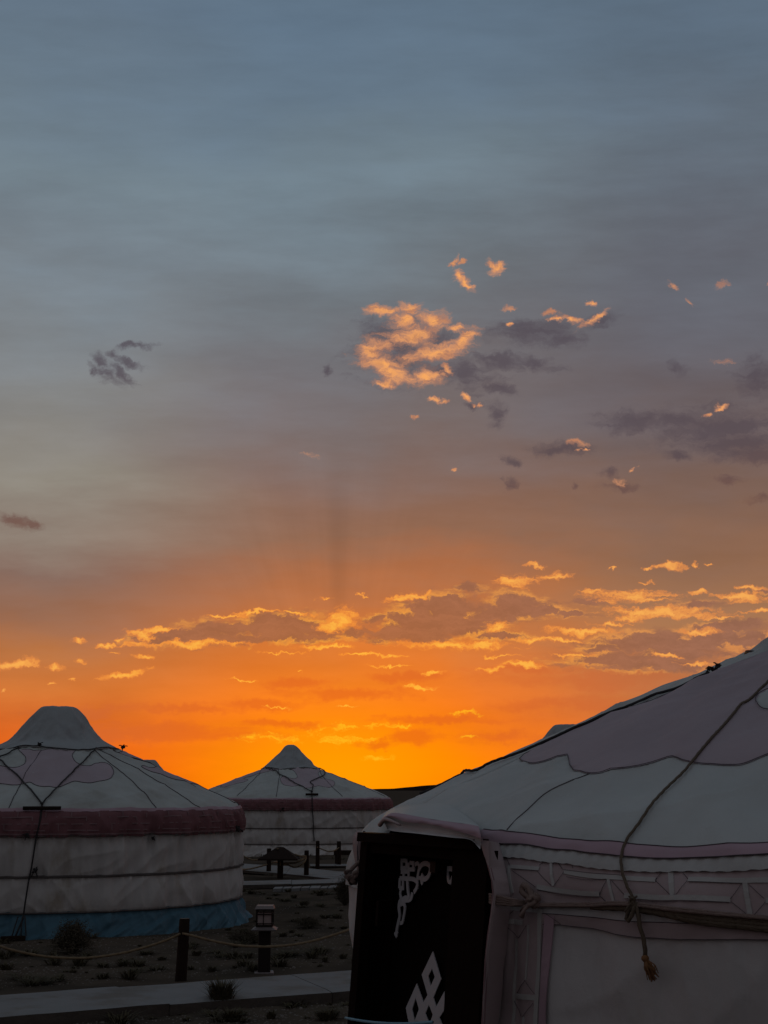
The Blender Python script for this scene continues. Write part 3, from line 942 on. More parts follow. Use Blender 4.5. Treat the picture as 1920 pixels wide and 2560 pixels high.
K1 = (0, 1740), 2.592
motifA = z1([(118, 345), (160, 385), (162, 420), (130, 446), (60, 452), (-30, 440), (-90, 455), (-110, 500), (-90, 545), (0, 562), (100, 570), (190, 549), (240, 575), (300, 588), (390, 582), (475, 545), (560, 551),
             (645, 550), (705, 532), (738, 490), (722, 450), (680, 425), (625, 424), (585, 436), (520, 438), (480, 410), (470, 372), (492, 335), (440, 330), (280, 345)], *K1)
shA.applique('cloud_motif', M['motif'], tA, motifA, turns=(0, math.pi / 2, -math.pi / 2), grid=0.06, seam=0.004)
for p in ([(640, 335), (1000, 530), (1310, 725)], [(610, 345), (850, 540), (1012, 712), (1018, 800), (1010, 880)], [(270, 345), (210, 430), (135, 560), (52, 740), (40, 880)], [(690, 330), (1200, 530), (1535, 700), (1560, 760)], [(-60, 420), (-200, 640)]):
    shA.cordon('roof_seam', M['seam'], tA, z1(p, *K1), 0.005)
for p in ([(-60, 370), (0, 417), (140, 545), (273, 705)], [(622, 338), (500, 465), (380, 585), (273, 705)], [(120, 335), (60, 375), (0, 405)],
          [(273, 705), (262, 800), (235, 920), (205, 1110), (188, 1192)], [(273, 700), (255, 830)]):
    shA.cordon('tie_rope', M['darkrope'], tA, z1(p, *K1), 0.010, off=0.022)
# down the wall to the peg
pts = [Vector(tuple(p)) for p in shA.line([(73, 2198), (66, 2240), (58, 2300)], 0.03)]
peg = on_ground(38, 2352) - tA.location
pts += [Vector((peg.x, peg.y, 0.05))]
b = MB(); b.tube(spline(pts, 0.06), 0.011, 6); b.build('tie_rope', M['darkrope'], tA, True)
b = MB()
for dx_, dz_ in ((-0.05, 0.0), (0.03, 0.02), (0.0, -0.01)):
    b.tube([Vector((pts[-2].x + dx_, pts[-2].y - 0.03, pts[-2].z + 0.03)), Vector((pts[-2].x + dx_ * 2, pts[-2].y - 0.06, pts[-2].z - 0.18)), Vector((peg.x + dx_ * 3, peg.y, 0.03))], 0.008, 5)
b.build('loose_cord', M['darkrope'], tA, True)
b = MB(); b.box((peg.x - 0.02, peg.y - 0.03, 0.03), (0.28, 0.07, 0.05), 0.3, 0.01); b.build('peg', M['post'], tA)
# knots, toggle bar and hanging cords
th_, s_ = shA.pick(105, 2026)
p = Vector(tuple(shA.P(th_, s_, 0.05)))
tdir = Vector((-math.sin(th_), math.cos(th_), 0))
b = MB(); b.tube([p - tdir * 0.22, p, p + tdir * 0.22], 0.022, 8); b.build('toggle_bar', M['post'], tA, True)


def knot(sh, t, u, v, r=0.03, mat='darkrope', name='knot', off=0.03, seed=1):
    th, s = sh.pick(u, v)
    p = Vector(tuple(sh.P(th, s, off)))
    b = MB()
    rnd = random.Random(seed)
    pts = []
    for i in range(18):
        q = Vector((rnd.uniform(-1, 1), rnd.uniform(-.7, .7), rnd.uniform(-1, 1)))
        pts.append(p + q.normalized() * r * rnd.uniform(.1, .75))
    b.tube(spline(pts, r * 0.25), r * 0.24, 6)
    for i in range(3):
        e = p + Vector((rnd.uniform(-1, 1), rnd.uniform(-.6, 0), rnd.uniform(-1.2, .8))) * r * 1.4
        b.tube([p, p.lerp(e, .6) + Vector((0, 0, .2 * r)), e], r * 0.16, 5)
    return b.build(name, M[mat], t, True)


knot(shA, tA, 105, 2013, 0.03)
knot(shA, tA, 88, 2177, 0.045, seed=4)
knot(shA, tA, 306, 1877, 0.045, off=0.05, seed=6)
knot(shA, tA, 598, 2072, 0.06, seed=5)
knot(shA, tA, 100, 1869, 0.035, off=0.06, seed=8)
knot(shA, tA, 388, 2096, 0.035, off=0.04, seed=9)
knot(shA, tA, 68, 2086, 0.04, off=0.03, seed=10)

# ---- the tent in the middle
capB = [(0.01, 2.975), (0.10, 2.965), (0.20, 2.90), (0.33, 2.75), (0.50, 2.60), (0.64, 2.48), (0.74, 2.385), (0.82, 2.33)]
tB, shB, zB = far_yurt((727, 1900), 40.0, 'white round tent with a pointed cap in the middle distance, standing against the brightest glow', 23, scale=1.13, cap=capB, phase=0.2, skirt='wall_canvas', det=0.8)
K3 = (480, 1820), 3.19
motifB = z1([(745, 308), (800, 330), (838, 375), (830, 396), (790, 400), (735, 378), (705, 400), (712, 430), (745, 455), (800, 462), (850, 455), (905, 474), (955, 470), (1005, 455), (1060, 468), (1110, 466), (1140, 440), (1125, 415), (1080, 402),
             (1040, 402), (1020, 385), (1010, 350), (1000, 312), (900, 302)], *K3)
shB.applique('cloud_motif', M['motif'], tB, motifB, turns=(0, math.pi / 2, -math.pi / 2), grid=0.08, seam=0.004)
for p in ([(580, 310), (360, 545)], [(700, 300), (690, 420), (672, 548)], [(1000, 310), (1060, 400), (1200, 545)], [(1020, 305), (1300, 430), (1540, 545)]):
    shB.cordon('roof_seam', M['seam'], tB, z1(p, *K3), 0.007)
for p in ([(600, 308), (780, 415), (953, 512)], [(1003, 312), (980, 410), (953, 512)], [(953, 512), (960, 640), (968, 780), (974, 900)]):
    shB.cordon('tie_rope', M['darkrope'], tB, z1(p, *K3), 0.014, off=0.03)
th_, s_ = shB.pick(480 + 955 / 3.19, 1820 + 540 / 3.19)
p = Vector(tuple(shB.P(th_, s_, 0.05))); tdir = Vector((-math.sin(th_), math.cos(th_), 0))
b = MB(); b.tube([p - tdir * 0.17, p, p + tdir * 0.17], 0.03, 8); b.build('toggle_bar', M['post'], tB, True)
knot(shB, tB, 480 + 953 / 3.19, 1820 + 515 / 3.19, 0.04, seed=2)
knot(shB, tB, 480 + 725 / 3.19, 1820 + 645 / 3.19, 0.05, seed=3)

# ---- two more, all but hidden
capC = capA
tC, shC, _ = far_yurt((372, 1920), 54.0, 'distant tent whose grey cap peeps over the roof slope of the left tent', 31, cap=capC, phase=0.7, det=0.35, zs=1.0)
tD, shD, _ = far_yurt((1420, 1860), 24.6, 'tent whose dark cap just shows above the roof line of the nearest tent', 37, cap=capC, phase=0.5, det=0.35, zs=1.0)

# ================================================================ the nearest tent, on the right
THC = D2R(21.1)
DN = 6.75
cN = Vector((math.sin(THC) * DN, math.cos(THC) * DN, 0))
ROOF_N = [(0.30, 2.50), (0.78, 2.32), (1.25, 2.13), (1.80, 1.895), (2.20, 1.715), (2.39, 1.625), (2.50, 1.545), (2.57, 1.45), (2.60, 1.34), (2.60, 1.22)]
shN = Shell(cN.x, cN.y, 2.6, ROOF_N + WALL_NEAR, 3, 1.0, back=math.atan2(cN.y, cN.x) + 0.6, kr=1.0, kw=1.15)
tN = empty('yurt', (cN.x, cN.y, 0), 'nearest tent at right, with pink fretwork edging and an open dark doorway', 'yurt', 'round felt tents of the camp')
b0 = shN.back
K5 = (1180, 2040), 2.242
K6 = (1180, 1560), 2.242
K4 = (840, 2040), 3.606
zN = shN.s_of_z
sHem = None
# eave line traced where the pink hem ends, level round the rest
eave_top = [shN.pick(*p) for p in z1([(30, 48), (100, 68), (270, 95), (400, 105), (560, 120), (740, 130), (840, 135), (1000, 140), (1200, 147), (1400, 145), (1660, 138)], *K5)]
eave_bot = [shN.pick(*p) for p in z1([(30, 128), (130, 143), (300, 160), (440, 178), (560, 182), (720, 205), (830, 217), (1000, 222), (1200, 218), (1400, 222), (1660, 213)], *K5)]


def along(pts):
    """s as a function of the angle, level beyond the traced stretch"""
    p = sorted(((t - b0) % (2 * math.pi), s) for t, s in pts)
    a = np.array([q[0] for q in p]); s = np.array([q[1] for q in p])
    return lambda th: np.interp((np.asarray(th) - b0) % (2 * math.pi), a, s)


fTop, fBot = along(eave_top), along(eave_bot)
TH_A, TH_B = shN.pick(1207, 2300)[0] % (2 * math.pi), shN.pick(897, 2200)[0] % (2 * math.pi)      # the door opening in the wall
_b = b0 % (2 * math.pi)
a_, b_ = (TH_A - _b) % (2 * math.pi), (TH_B - _b) % (2 * math.pi)
roof = shN.patch('roof_cover', M['near_canvas'], tN, b0, b0 + 2 * math.pi, 0.0, lambda th: np.where((th - b0) < min(a_, b_) - 0.004, zN(1.30), fTop(th) + 0.01) if a_ > b_ else fTop(th) + 0.01, 1300, 170)
TH_DOOR = shN.pick(1195, 2075)[0] % (2 * math.pi)
thL, thR = TH_DOOR, shN.pick(1919, 2200)[0] % (2 * math.pi)
for q0, q1 in ((0, min(a_, b_)), (max(a_, b_), 2 * math.pi)):
    shN.patch('wall_cover', M['near_wall'], tN, b0 + q0, b0 + q1, zN(1.42), shN.S, int(1300 * (q1 - q0) / 6.28), 120, off=-0.014)


def wide(th0):
    return th0


hem = shN.patch('eave_hem', M['pink'], tN, TH_DOOR - 0.004, b0 + 2 * math.pi, fTop, lambda th: fBot(th) + 0.004 * perlin(th * 30, th * 0), 700, 8, off=0.008,
                lift=lambda TH, q: 0.004 * np.sin(q * math.pi) + 0.004 * q * perlin(TH * 22, q * 1.0))
b = MB(); tt = np.linspace(TH_DOOR, b0 + 2 * math.pi - 0.01, 500)
b.tube([tuple(p) for p in shN.P(tt, fTop(tt), 0.009)], 0.0022, 4); b.build('seam', M['seam'], hem, True)
b = MB(); b.tube([tuple(p) for p in shN.P(tt, fBot(tt), 0.010)], 0.0022, 4); b.build('seam', M['seam'], hem, True)
# pleated white strip under it
shN.patch('pleated_strip', M['tape'], tN, TH_DOOR + 0.01, b0 + 2 * math.pi, lambda th: fBot(th) - 0.01, lambda th: fBot(th) + 0.052, 900, 5, off=0.004,
          lift=lambda TH, q: 0.0035 * np.sin(TH * 330) * (0.4 + 0.6 * q))

# fretwork zone: dusty pink ground with pale tapes and dark mitred seams
zone_top = along([(t, s + 0.045) for t, s in eave_bot])
belt_px = z1([(40, 480), (340, 505), (640, 505), (900, 510), (1200, 560), (1659, 610)], *K5)
zone_bot = along([shN.pick(*p) for p in belt_px])
shN.patch('fret_ground', M['dusty'], tN, TH_DOOR + 0.01, b0 + 2 * math.pi, zone_top, zone_bot, 800, 24, off=-0.004)
TAPES = [
    ([(190, 275), (370, 290)], 22), ([(197, 268), (212, 430)], 20), ([(437, 210), (440, 385)], 16), ([(500, 300), (640, 322), (850, 342), (1020, 350)], 26), ([(750, 345), (785, 485)], 18),
    ([(360, 396), (520, 418), (690, 430)], 26), ([(1098, 240), (1125, 445)], 30), ([(1210, 352), (1400, 355), (1660, 355)], 26), ([(850, 445), (1100, 458), (1445, 465)], 26), ([(1524, 368), (1552, 560)], 26),
    ([(1640, 470), (1665, 470)], 26), ([(108, 150), (140, 300), (170, 430)], 12)]
for i, (pl, w) in enumerate(TAPES):
    shN.strip('fret_tape', M['tape'], tN, z1(pl, *K5), w / 2.242 * 0.00140, off=-0.0005 + 0.0006 * (i % 3))
# the meander goes on round the rest of the tent
thx = shN.pick(1919, 2250)[0] % (2 * math.pi)
sT, sBm = float(zone_top(thx + 0.1)), float(zone_bot(thx + 0.1))
Hh = sBm - sT
per = 0.33
k = 0
th = thx + 0.03
while th < b0 + 2 * math.pi - per and k < 9:
    q = lambda a, b_: (th + a * per, sT + Hh * b_)
    for a, c_ in (((0, .3), (.62, .3)), ((.3, .3), (.34, .0)), ((.4, .62), (1.0, .64)), ((.62, .3), (.68, .95))):
        shN.strip('fret_tape', M['tape'], tN, [q(*a), q(*c_)], 0.014, off=0.0, px=False, step=0.08)
    th += per; k += 1
SEAMS = [[(370, 272), (435, 207)], [(360, 305), (430, 385)], [(445, 380), (500, 303)], [(445, 212), (495, 290)], [(690, 432), (745, 347)], [(690, 440), (752, 500)], [(768, 350), (850, 440)], [(1020, 352), (1082, 258)],
         [(1020, 356), (1110, 440)], [(1135, 262), (1208, 350)], [(1208, 360), (1150, 445)], [(1445, 463), (1508, 370)], [(1448, 478), (1538, 555)], [(1548, 380), (1630, 458)], [(1572, 556), (1638, 480)], [(555, 222), (548, 280)],
         [(215, 300), (350, 395)], [(145, 150), (205, 275)], [(512, 330), (620, 345), (740, 345)], [(360, 412), (520, 440), (685, 446)], [(860, 470), (1100, 480), (1440, 482)], [(1215, 368), (1400, 370), (1505, 370)],
         [(500, 290), (640, 305), (850, 328)], [(215, 292), (360, 305)], [(1115, 262), (1320, 258), (1660, 258)], [(850, 252), (1000, 262), (1082, 258)], [(445, 208), (600, 225), (800, 255)], [(135, 188), (280, 195), (430, 206)],
         [(395, 545), (460, 612)], [(165, 575), (215, 530)], [(160, 610), (242, 688)], [(242, 688), (292, 615)], [(230, 1000), (285, 925)], [(345, 1000), (285, 925)], [(215, 1045), (270, 1125)], [(340, 1050), (280, 1125)]]
b = MB()
for sg in SEAMS:
    b2 = MB()
    b2.tube([tuple(p) for p in shN.line(z1(sg, *K5), 0.0000, 0.02)], 0.0009, 4)
    b2.build('seam', M['seam'], tN, True)

# below the belt: pale gathered strip, pink border, white panel
edgeT = along([shN.pick(*p) for p in z1([(380, 520), (640, 520), (900, 545), (1200, 575), (1659, 640)], *K5)])
brd_t = [shN.pick(*p) for p in z1([(372, 545), (600, 568), (900, 592), (1200, 600), (1450, 612), (1659, 640)], *K5)]
brd_b = [shN.pick(*p) for p in z1([(440, 614), (700, 650), (900, 680), (1100, 690), (1400, 692), (1659, 697)], *K5)]
th_p = shN.pick(*z1([(380, 560)], *K5)[0])[0] % (2 * math.pi)
shN.patch('panel_border', M['dusty'], tN, th_p, b0 + 2 * math.pi, along(brd_t), along(brd_b), 500, 5, off=-0.005, lift=lambda TH, q: 0.003 * perlin(TH * 60, q * 1.5))
b = MB(); tt = np.linspace(th_p, thR + 0.1, 220)
fb_ = along(brd_b); ft_ = along(brd_t)
b.tube([tuple(p) for p in shN.P(tt, fb_(tt), -0.004)], 0.0016, 4); b.build('seam', M['seam'], tN, True)
b = MB(); b.tube([tuple(p) for p in shN.P(tt, ft_(tt), -0.004)], 0.0016, 4); b.build('seam', M['seam'], tN, True)
# door-side panel, dusty pink with upright frets
px_l = z1([(66, 515), (48, 800), (30, 1166), (20, 1400)], *K5)
px_r = z1([(385, 550), (365, 900), (355, 1166), (345, 1400)], *K5)
tl = [shN.pick(*p) for p in px_l]; tr = [shN.pick(*p) for p in px_r]
V, F = [], []
nr_, nc_ = 60, 24
for i in range(nr_):
    q = i / (nr_ - 1)
    s = tl[0][1] + (shN.S - tl[0][1]) * q
    ta = np.interp(s, [p[1] for p in tl], [p[0] % (2 * math.pi) for p in tl])
    tb = np.interp(s, [p[1] for p in tr], [p[0] % (2 * math.pi) for p in tr])
    V.append(shN.P(np.linspace(ta, tb, nc_), np.full(nc_, s), -0.006))
V = np.concatenate(V)
F = [(i * nc_ + j, (i + 1) * nc_ + j, (i + 1) * nc_ + j + 1, i * nc_ + j + 1) for i in range(nr_ - 1) for j in range(nc_ - 1)]
mesh('jamb_panel', V, F, M['dusty'], tN)
UP_T = [([(150, 500), (142, 800), (130, 1166), (124, 1400)], 16), ([(222, 690), (214, 860), (208, 1010), (200, 1400)], 20), ([(368, 520), (358, 850), (350, 1166), (342, 1400)], 26), ([(160, 590), (265, 602)], 26), ([(300, 612), (285, 920)], 14),
        ([(215, 1018), (350, 1022)], 26), ([(280, 1125), (272, 1400)], 18)]
for i, (pl, w) in enumerate(UP_T):
    shN.strip('fret_tape', M['tape'], tN, z1(pl, *K5), w / 2.242 * 0.00140, off=-0.003 + 0.0006 * (i % 2))
shN.strip('panel_border', M['pink'], tN, z1([(412, 560), (402, 760), (395, 900), (388, 1166), (380, 1400)], *K5), 0.030, off=0.0)

# roof appliqué: the scalloped cloud
cut = z1([(262, 748), (280, 760), (312, 766), (400, 755), (480, 735), (556, 714)], *K6)
main = z1([(548, 718), (535, 740), (538, 765), (562, 796), (605, 815), (652, 823), (715, 821), (780, 814), (850, 800), (910, 783), (1000, 756), (1060, 738), (1118, 727), (1170, 740), (1240, 765), (1300, 776), (1370, 778),
           (1440, 774), (1500, 767), (1580, 745), (1659, 722)], *K6)
t_hole = z1([(1590, 420), (1600, 445), (1640, 468)], *K6)
s_top = 0.02
tsR = shN.picks(main, 9)
th_end = tsR[-1][0]
tsC = shN.picks(cut, 9)[:-1]
upl = [shN.pick(*p) for p in z1([(290, 722), (420, 650), (560, 590), (760, 505), (1000, 405)], *K6)]
ring = tsC + tsR[1:]
# carry the outline on past the edge of the picture, scallop, and back along the smoke ring
ext = [(th_end + 0.10, tsR[-1][1] - 0.10), (th_end + 0.22, tsR[-1][1] - 0.16), (th_end + 0.34, tsR[-1][1] - 0.05), (th_end + 0.50, tsR[-1][1] - 0.02), (th_end + 0.62, tsR[-1][1] - 0.16), (th_end + 0.64, tsR[-1][1] - 0.4), (th_end + 0.50, tsR[-1][1] - 0.62),
       (th_end + 0.42, s_top + 0.55), (th_end + 0.30, s_top + 0.42)]
t_first = tsC[0][0]
back_line = [(th_end + 0.1, s_top + 0.42), (th_end - 0.3, s_top + 0.42), (t_first - 0.1 if False else th_end - 0.6, s_top + 0.42)] + [u for u in upl[::-1]]
outline = ring + ext + back_line
shN.applique('cloud_motif', M['motif'], tN, outline, px=False, curve=False, grid=0.035, off=0.006, seam=0.0017)
hole = z1([(1587, 425), (1592, 395), (1615, 375), (1659, 360), (1720, 360), (1760, 400), (1740, 455), (1690, 478), (1640, 472), (1605, 455)], *K6)
shN.applique('cloud_eye', M['near_canvas'], tN, hole, grid=0.03, off=0.012, seam=0.0017)
for pl in ([(652, 823), (560, 870), (400, 950), (250, 1075), (190, 1145)], [(1659, 612), (1560, 680), (1450, 765)]):
    shN.cordon('roof_seam', M['seam'], tN, z1(pl, *K6), 0.0018)

# ropes over the roof
rope1 = z1([(1700, 265), (1659, 310), (1500, 470), (1240, 762), (1100, 900), (960, 1065), (880, 1160), (845, 1235)], *K6)
line1 = [Vector(tuple(p)) for p in shN.line(rope1, 0.011, 0.02)]
wall1 = [Vector(tuple(p)) for p in shN.line(z1([(832, 200), (845, 310), (880, 400), (915, 468), (925, 480)], *K5), 0.014, 0.02)]
b = MB(); b.tube(spline((line1 + wall1)[::3], 0.012), 0.0046, 9, 3, 130); b.build('tie_rope', M['rope'], tN, True)
knot(shN, tN, *z1([(925, 485)], *K5)[0], 0.020, 'rope', off=0.03, seed=3)
b = MB(); lp = [Vector(tuple(p)) for p in shN.line(z1([(925, 490), (905, 530), (890, 575), (903, 588), (922, 560), (935, 500)], *K5), 0.03, 0.012)]
b.tube(lp, 0.006, 8, 3, 130); b.build('rope_loop', M['rope'], tN, True)
tail = [Vector(tuple(p)) for p in shN.line(z1([(935, 490), (952, 560), (965, 630), (985, 700), (992, 790)], *K5), 0.024, 0.012)]
b = MB(); b.tube(tail, 0.0065, 8, 3, 130); tl_ = b.build('rope_tail', M['rope'], tN, True)
b = MB()
rnd = random.Random(5)
e0 = tail[-1]
for i in range(70):
    a_, r_ = rnd.uniform(0, 6.28), rnd.uniform(0, 1)
    tip = e0 + Vector((0.016 + 0.020 * r_ * math.cos(a_), -0.02 + 0.02 * r_ * math.sin(a_), -0.062 * rnd.uniform(0.5, 1.05)))
    mid = e0.lerp(tip, 0.5) + Vector((rnd.uniform(-.012, .012), rnd.uniform(-.01, .01), 0.0))
    b.tube([e0, mid, tip], 0.0016, 4)
b.lathe([(0.004, 0.01), (0.011, 0.004), (0.012, -0.004), (0.006, -0.012)], e0, 8)
ts_ = b.build('tassel', M['tassel'], tl_, True)
# rope along the skyline of the roof, and the knob where it is tied
edge = z1([(1320, 262), (1200, 312), (1000, 395), (850, 463), (600, 575), (300, 705), (0, 818), (-260, 905), (-420, 950)], *K6)
lineE = [Vector(tuple(p)) for p in shN.line(edge, 0.012, 0.02)]
b = MB(); b.tube(lineE, 0.0058, 9, 3, 130); b.build('tie_rope', M['darkrope'], tN, True)
for i_ in range(5):
    knot(shN, tN, 1766 + 7 * i_, 1674 - 3.2 * i_, 0.016, 'darkrope', off=0.018 + 0.012 * (i_ == 1), seed=12 + i_)
capN = [(0.02, 2.88), (0.16, 2.88), (0.26, 2.83), (0.36, 2.69), (0.46, 2.56), (0.58, 2.455), (0.70, 2.36), (0.77, 2.325)]
cap_cloth(shN, tN, capN, 5.5, phase=0.9, mat='near_canvas')

# belt: strands from the door frame to the knot, then fanning into a broad braided strap
kn = z1([(330, 490)], *K5)[0]
for i in range(4):
    b = MB()
    e_ = Vector(tuple(shN.P(*shN.pick(1322, 2256 + i * 2), 0.02)))
    b.tube(spline([at_depth(1224, 2236 + i * 6.5, 4.66) - cN, at_depth(1232, 2238 + i * 6.5, 4.605) - cN, at_depth(1272, 2247 + i * 5, 4.58) - cN, e_], 0.01), 0.0048, 8, 3, 150)
    b.build('belt_strand', M['strap'], tN, True)
for i, dy_ in enumerate((-6, 6)):
    pl = z1([(340, 500 + dy_ * .6), (640, 495 + dy_), (900, 497 + dy_ * 0.8), (1200, 532 + dy_ * 0.8), (1659, 572 + dy_ * 0.6), (1900, 590 + dy_)], *K5)
    shN.cordon('belt_strand', M['strap'], tN, pl, 0.0050, off=0.020 + 0.002 * i, step=0.02, n=8, lobes=3, twist=150)
BR = 7
for i in range(BR):
    q = i / (BR - 1)
    pl = z1([(640, 508 + 4 * q), (900, 512 + 16 * q), (1100, 530 + 30 * q), (1300, 548 + 52 * q), (1659, 580 + 62 * q), (1950, 600 + 66 * q)], *K5)
    shN.cordon('belt_strand', M['rope'], tN, pl, 0.0062, off=0.010 + 0.002 * (i % 2), step=0.02, n=8, lobes=3, twist=150)
knot(shN, tN, kn[0] + 18, kn[1] - 2, 0.036, 'strap', 'belt_knot', 0.025, 7)
b = MB(); lp = [Vector(tuple(p)) for p in shN.line(z1([(375, 480), (345, 412), (318, 395), (312, 430), (352, 460), (395, 470)], *K5), 0.03, 0.01)]
b.tube(lp, 0.010, 8, 3, 120); b.build('belt_loop', M['strap'], tN, True)
b = MB()
p0 = Vector(tuple(shN.P(*shN.pick(*z1([(370, 500)], *K5)[0]), 0.045)))
for i in range(16):
    th, s = shN.pick(*z1([(296 + rnd.uniform(0, 26), 560 + rnd.uniform(-30, 12))], *K5)[0])
    b.tube([p0, p0.lerp(Vector(tuple(shN.P(th, s, 0.04))), 0.5) + Vector((0, 0, 0.006)), Vector(tuple(shN.P(th, s, 0.03)))], 0.003, 5)
b.build('belt_end', M['strap'], tN, True)

# ---------------------------------------------------------------- doorway
zt = 1.537
Pf = at_depth(908, 2100, 5.55); Pn = at_depth(1246, 2120, 4.66)
Pf.z = Pn.z = 0
dd = (Pn - Pf).normalized()                       # along the threshold, far to near
nn = Vector((dd.y, -dd.x, 0))
if nn.dot(-Pf) < 0:
    nn = -nn
W = (Pn - Pf).length
LEAN = 0.065 / 0.80                                # the frame leans in towards the top
door = bpy.data.objects.new('doorway', None); door.empty_display_size = 0.2
link(door, tN)
door.location = (Pf - cN)


def DP(a, h, o=0.0):
    """door coordinates (along, height, outward) to the door empty's space"""
    p = dd * a + nn * (o + (zt - h) * LEAN)
    return Vector((p.x, p.y, h))


def dbox(mb, a0, a1, h0, h1, o0, o1):
    vs = [DP(a, h, o) for a in (a0, a1) for h in (h0, h1) for o in (o0, o1)]
    mb.add(vs, [(0, 1, 3, 2), (4, 6, 7, 5), (0, 4, 5, 1), (2, 3, 7, 6), (0, 2, 6, 4), (1, 5, 7, 3)])


def dpx(u, v, o):
    """pixel -> (along, height) on the plane standing o outward of the frame line"""
    dr = ray(u, v); O = Vector((0, 0, EYE))
    # plane: nn.(p - Pf) = o + (zt - z) * LEAN
    k = nn.dot(dr) + dr.z * LEAN
    t = (o + (zt - EYE) * LEAN - nn.dot(O - Pf)) / k
    p = O + dr * t
    return (p - Pf).dot(dd), p.z


DEP = 0.10
for a0, a1 in ((0.045, 0.10), (W - 0.24, W - 0.015)):
    b = MB(); dbox(b, a0, a1, 0.0, zt - 0.036, -0.012, 0.03); b.build('frame_board', M['door'], door)
b = MB(); dbox(b, 0.045, W - 0.075, zt - 0.034, zt, -0.01, 0.048); b.build('lintel', M['door'], door)
b = MB(); dbox(b, 0.08, W - 0.24, zt - 0.075, zt - 0.036, -0.03, 0.02); b.build('head_board', M['door'], door)
for a0, a1 in ((0.065, 0.08), (W - 0.24, W - 0.21)):
    b = MB(); dbox(b, a0, a1, 0.0, zt - 0.04, -DEP - 0.05, -0.0125); b.build('reveal_board', M['door'], door)
b = MB(); dbox(b, 0.08, W - 0.24, zt - 0.075, zt - 0.062, -DEP - 0.05, -0.0125); b.build('reveal_board', M['door'], door)
b = MB(); dbox(b, 0.081, W - 0.242, 0.04, zt - 0.078, -DEP - 0.03, -DEP); b.build('door_leaf', M['leaf'], door)
b = MB(); dbox(b, 0.045, W - 0.02, 0.0, 0.05, -0.10, 0.06); b.build('threshold', M['door'], door)
for a0, a1 in ((0.081, 0.12), (W - 0.29, W - 0.242)):
    b = MB(); dbox(b, a0, a1, 0.05, zt - 0.08, -DEP, -DEP + 0.012); b.build('door_stile', M['door'], door)
# hasp hanging at the head
b = MB()
c0 = dpx(*z1([(915, 445)], *K4)[0], -DEP + 0.03)
dbox(b, c0[0] - 0.045, c0[0] + 0.045, c0[1] - 0.033, c0[1] + 0.033, -DEP + 0.012, -DEP + 0.03); b.build('hasp_plate', M['door'], door)
b = MB(); dbox(b, c0[0] - 0.02, c0[0] + 0.02, c0[1] - 0.025, c0[1] + 0.015, -DEP + 0.031, -DEP + 0.05); b.build('padlock', M['metal'], door)
# handle strip at the far side
b = MB()
c1 = dpx(*z1([(500, 870)], *K4)[0], -0.03)
dbox(b, c1[0] - 0.01, c1[0] + 0.01, c1[1] - 0.045, c1[1] + 0.045, -0.02, 0.032); b.build('door_handle', M['door'], door)

OFF = -DEP + 0.014


def stroke(mb, pts, w, i=0, closed=False, smooth=True):
    """a painted fretsaw stroke on the leaf, given in enlargement pixels"""
    q = [Vector(dpx(*p, OFF) + (0,)) for p in z1(pts, *K4)]
    if smooth and len(q) > 2:
        q = spline(q + ([q[0]] if closed else []), 0.008)
    elif closed:
        q = q + [q[0]]
    arr = np.array([(p.x, p.y) for p in q])
    t = np.gradient(arr, axis=0); t /= np.linalg.norm(t, axis=1)[:, None] + 1e-9
    n_ = np.stack([-t[:, 1], t[:, 0]], -1)
    m = len(arr)
    ww = np.full(m, w / 2.0) if not isinstance(w, (tuple, list)) else np.interp(np.linspace(0, 1, m), np.linspace(0, 1, len(w)), w) / 2
    vs = []
    o1 = OFF + 0.0010 + 0.0003 * i
    for k in range(m):
        for sgn, o in ((-1, OFF - 0.002), (-1, o1), (1, o1), (1, OFF - 0.002)):
            p = arr[k] + n_[k] * ww[k] * sgn
            vs.append(DP(p[0], p[1], o))
    fs = [(k * 4 + j, k * 4 + j + 1, k * 4 + j + 5, k * 4 + j + 4) for k in range(m - 1) for j in range(3)]
    fs += [(0, 1, 2, 3), tuple((m - 1) * 4 + j for j in (3, 2, 1, 0))]
    mb.add(vs, fs)


WS = 0.015
b = MB()
CORNER = [
    ([(592, 395), (592, 480)], 1, 0), ([(636, 395), (636, 470)], 1, 0), ([(585, 402), (642, 402)], 1, 0), ([(585, 468), (642, 468)], 1, 0),
    ([(588, 505), (665, 500)], 1, 0), ([(612, 470), (612, 560)], 1, 0), ([(652, 420), (655, 545)], 1, 0), ([(665, 420), (705, 425)], 1, 0), ([(697, 425), (697, 490)], 1, 0), ([(650, 480), (712, 482)], 1, 0),
    ([(578, 560), (640, 565), (700, 570), (735, 600), (728, 650), (705, 690)], 1.1, 1), ([(578, 560), (574, 650)], 1, 0), ([(605, 565), (604, 650)], 1, 0), ([(572, 648), (612, 650)], 1, 0),
    ([(712, 440), (735, 425), (752, 450), (745, 500), (735, 560), (730, 600)], 1, 1),
    ([(750, 480), (775, 440), (815, 428), (848, 450), (850, 500), (830, 550), (795, 570), (775, 550), (785, 525)], 1.25, 1), ([(735, 560), (765, 560), (775, 600), (783, 615)], 0.9, 1),
    ([(645, 580), (648, 640), (655, 700), (665, 740)], 1.1, 1), ([(590, 650), (578, 700), (588, 740), (600, 755)], 1, 1), ([(590, 760), (630, 735), (655, 760), (680, 740), (688, 690)], 1.1, 1),
    ([(590, 750), (572, 780), (568, 830), (575, 900), (562, 960), (550, 1020), (543, 1085)], 1.15, 1), ([(580, 800), (608, 790), (622, 820), (618, 870), (608, 920), (600, 960), (578, 965)], 1.0, 1), ([(600, 770), (640, 765), (655, 765)], 0.8, 0),
    ([(532, 1050), (545, 1090), (558, 1045)], 0.7, 0), ([(705, 690), (715, 670), (738, 640)], 0.9, 1)]
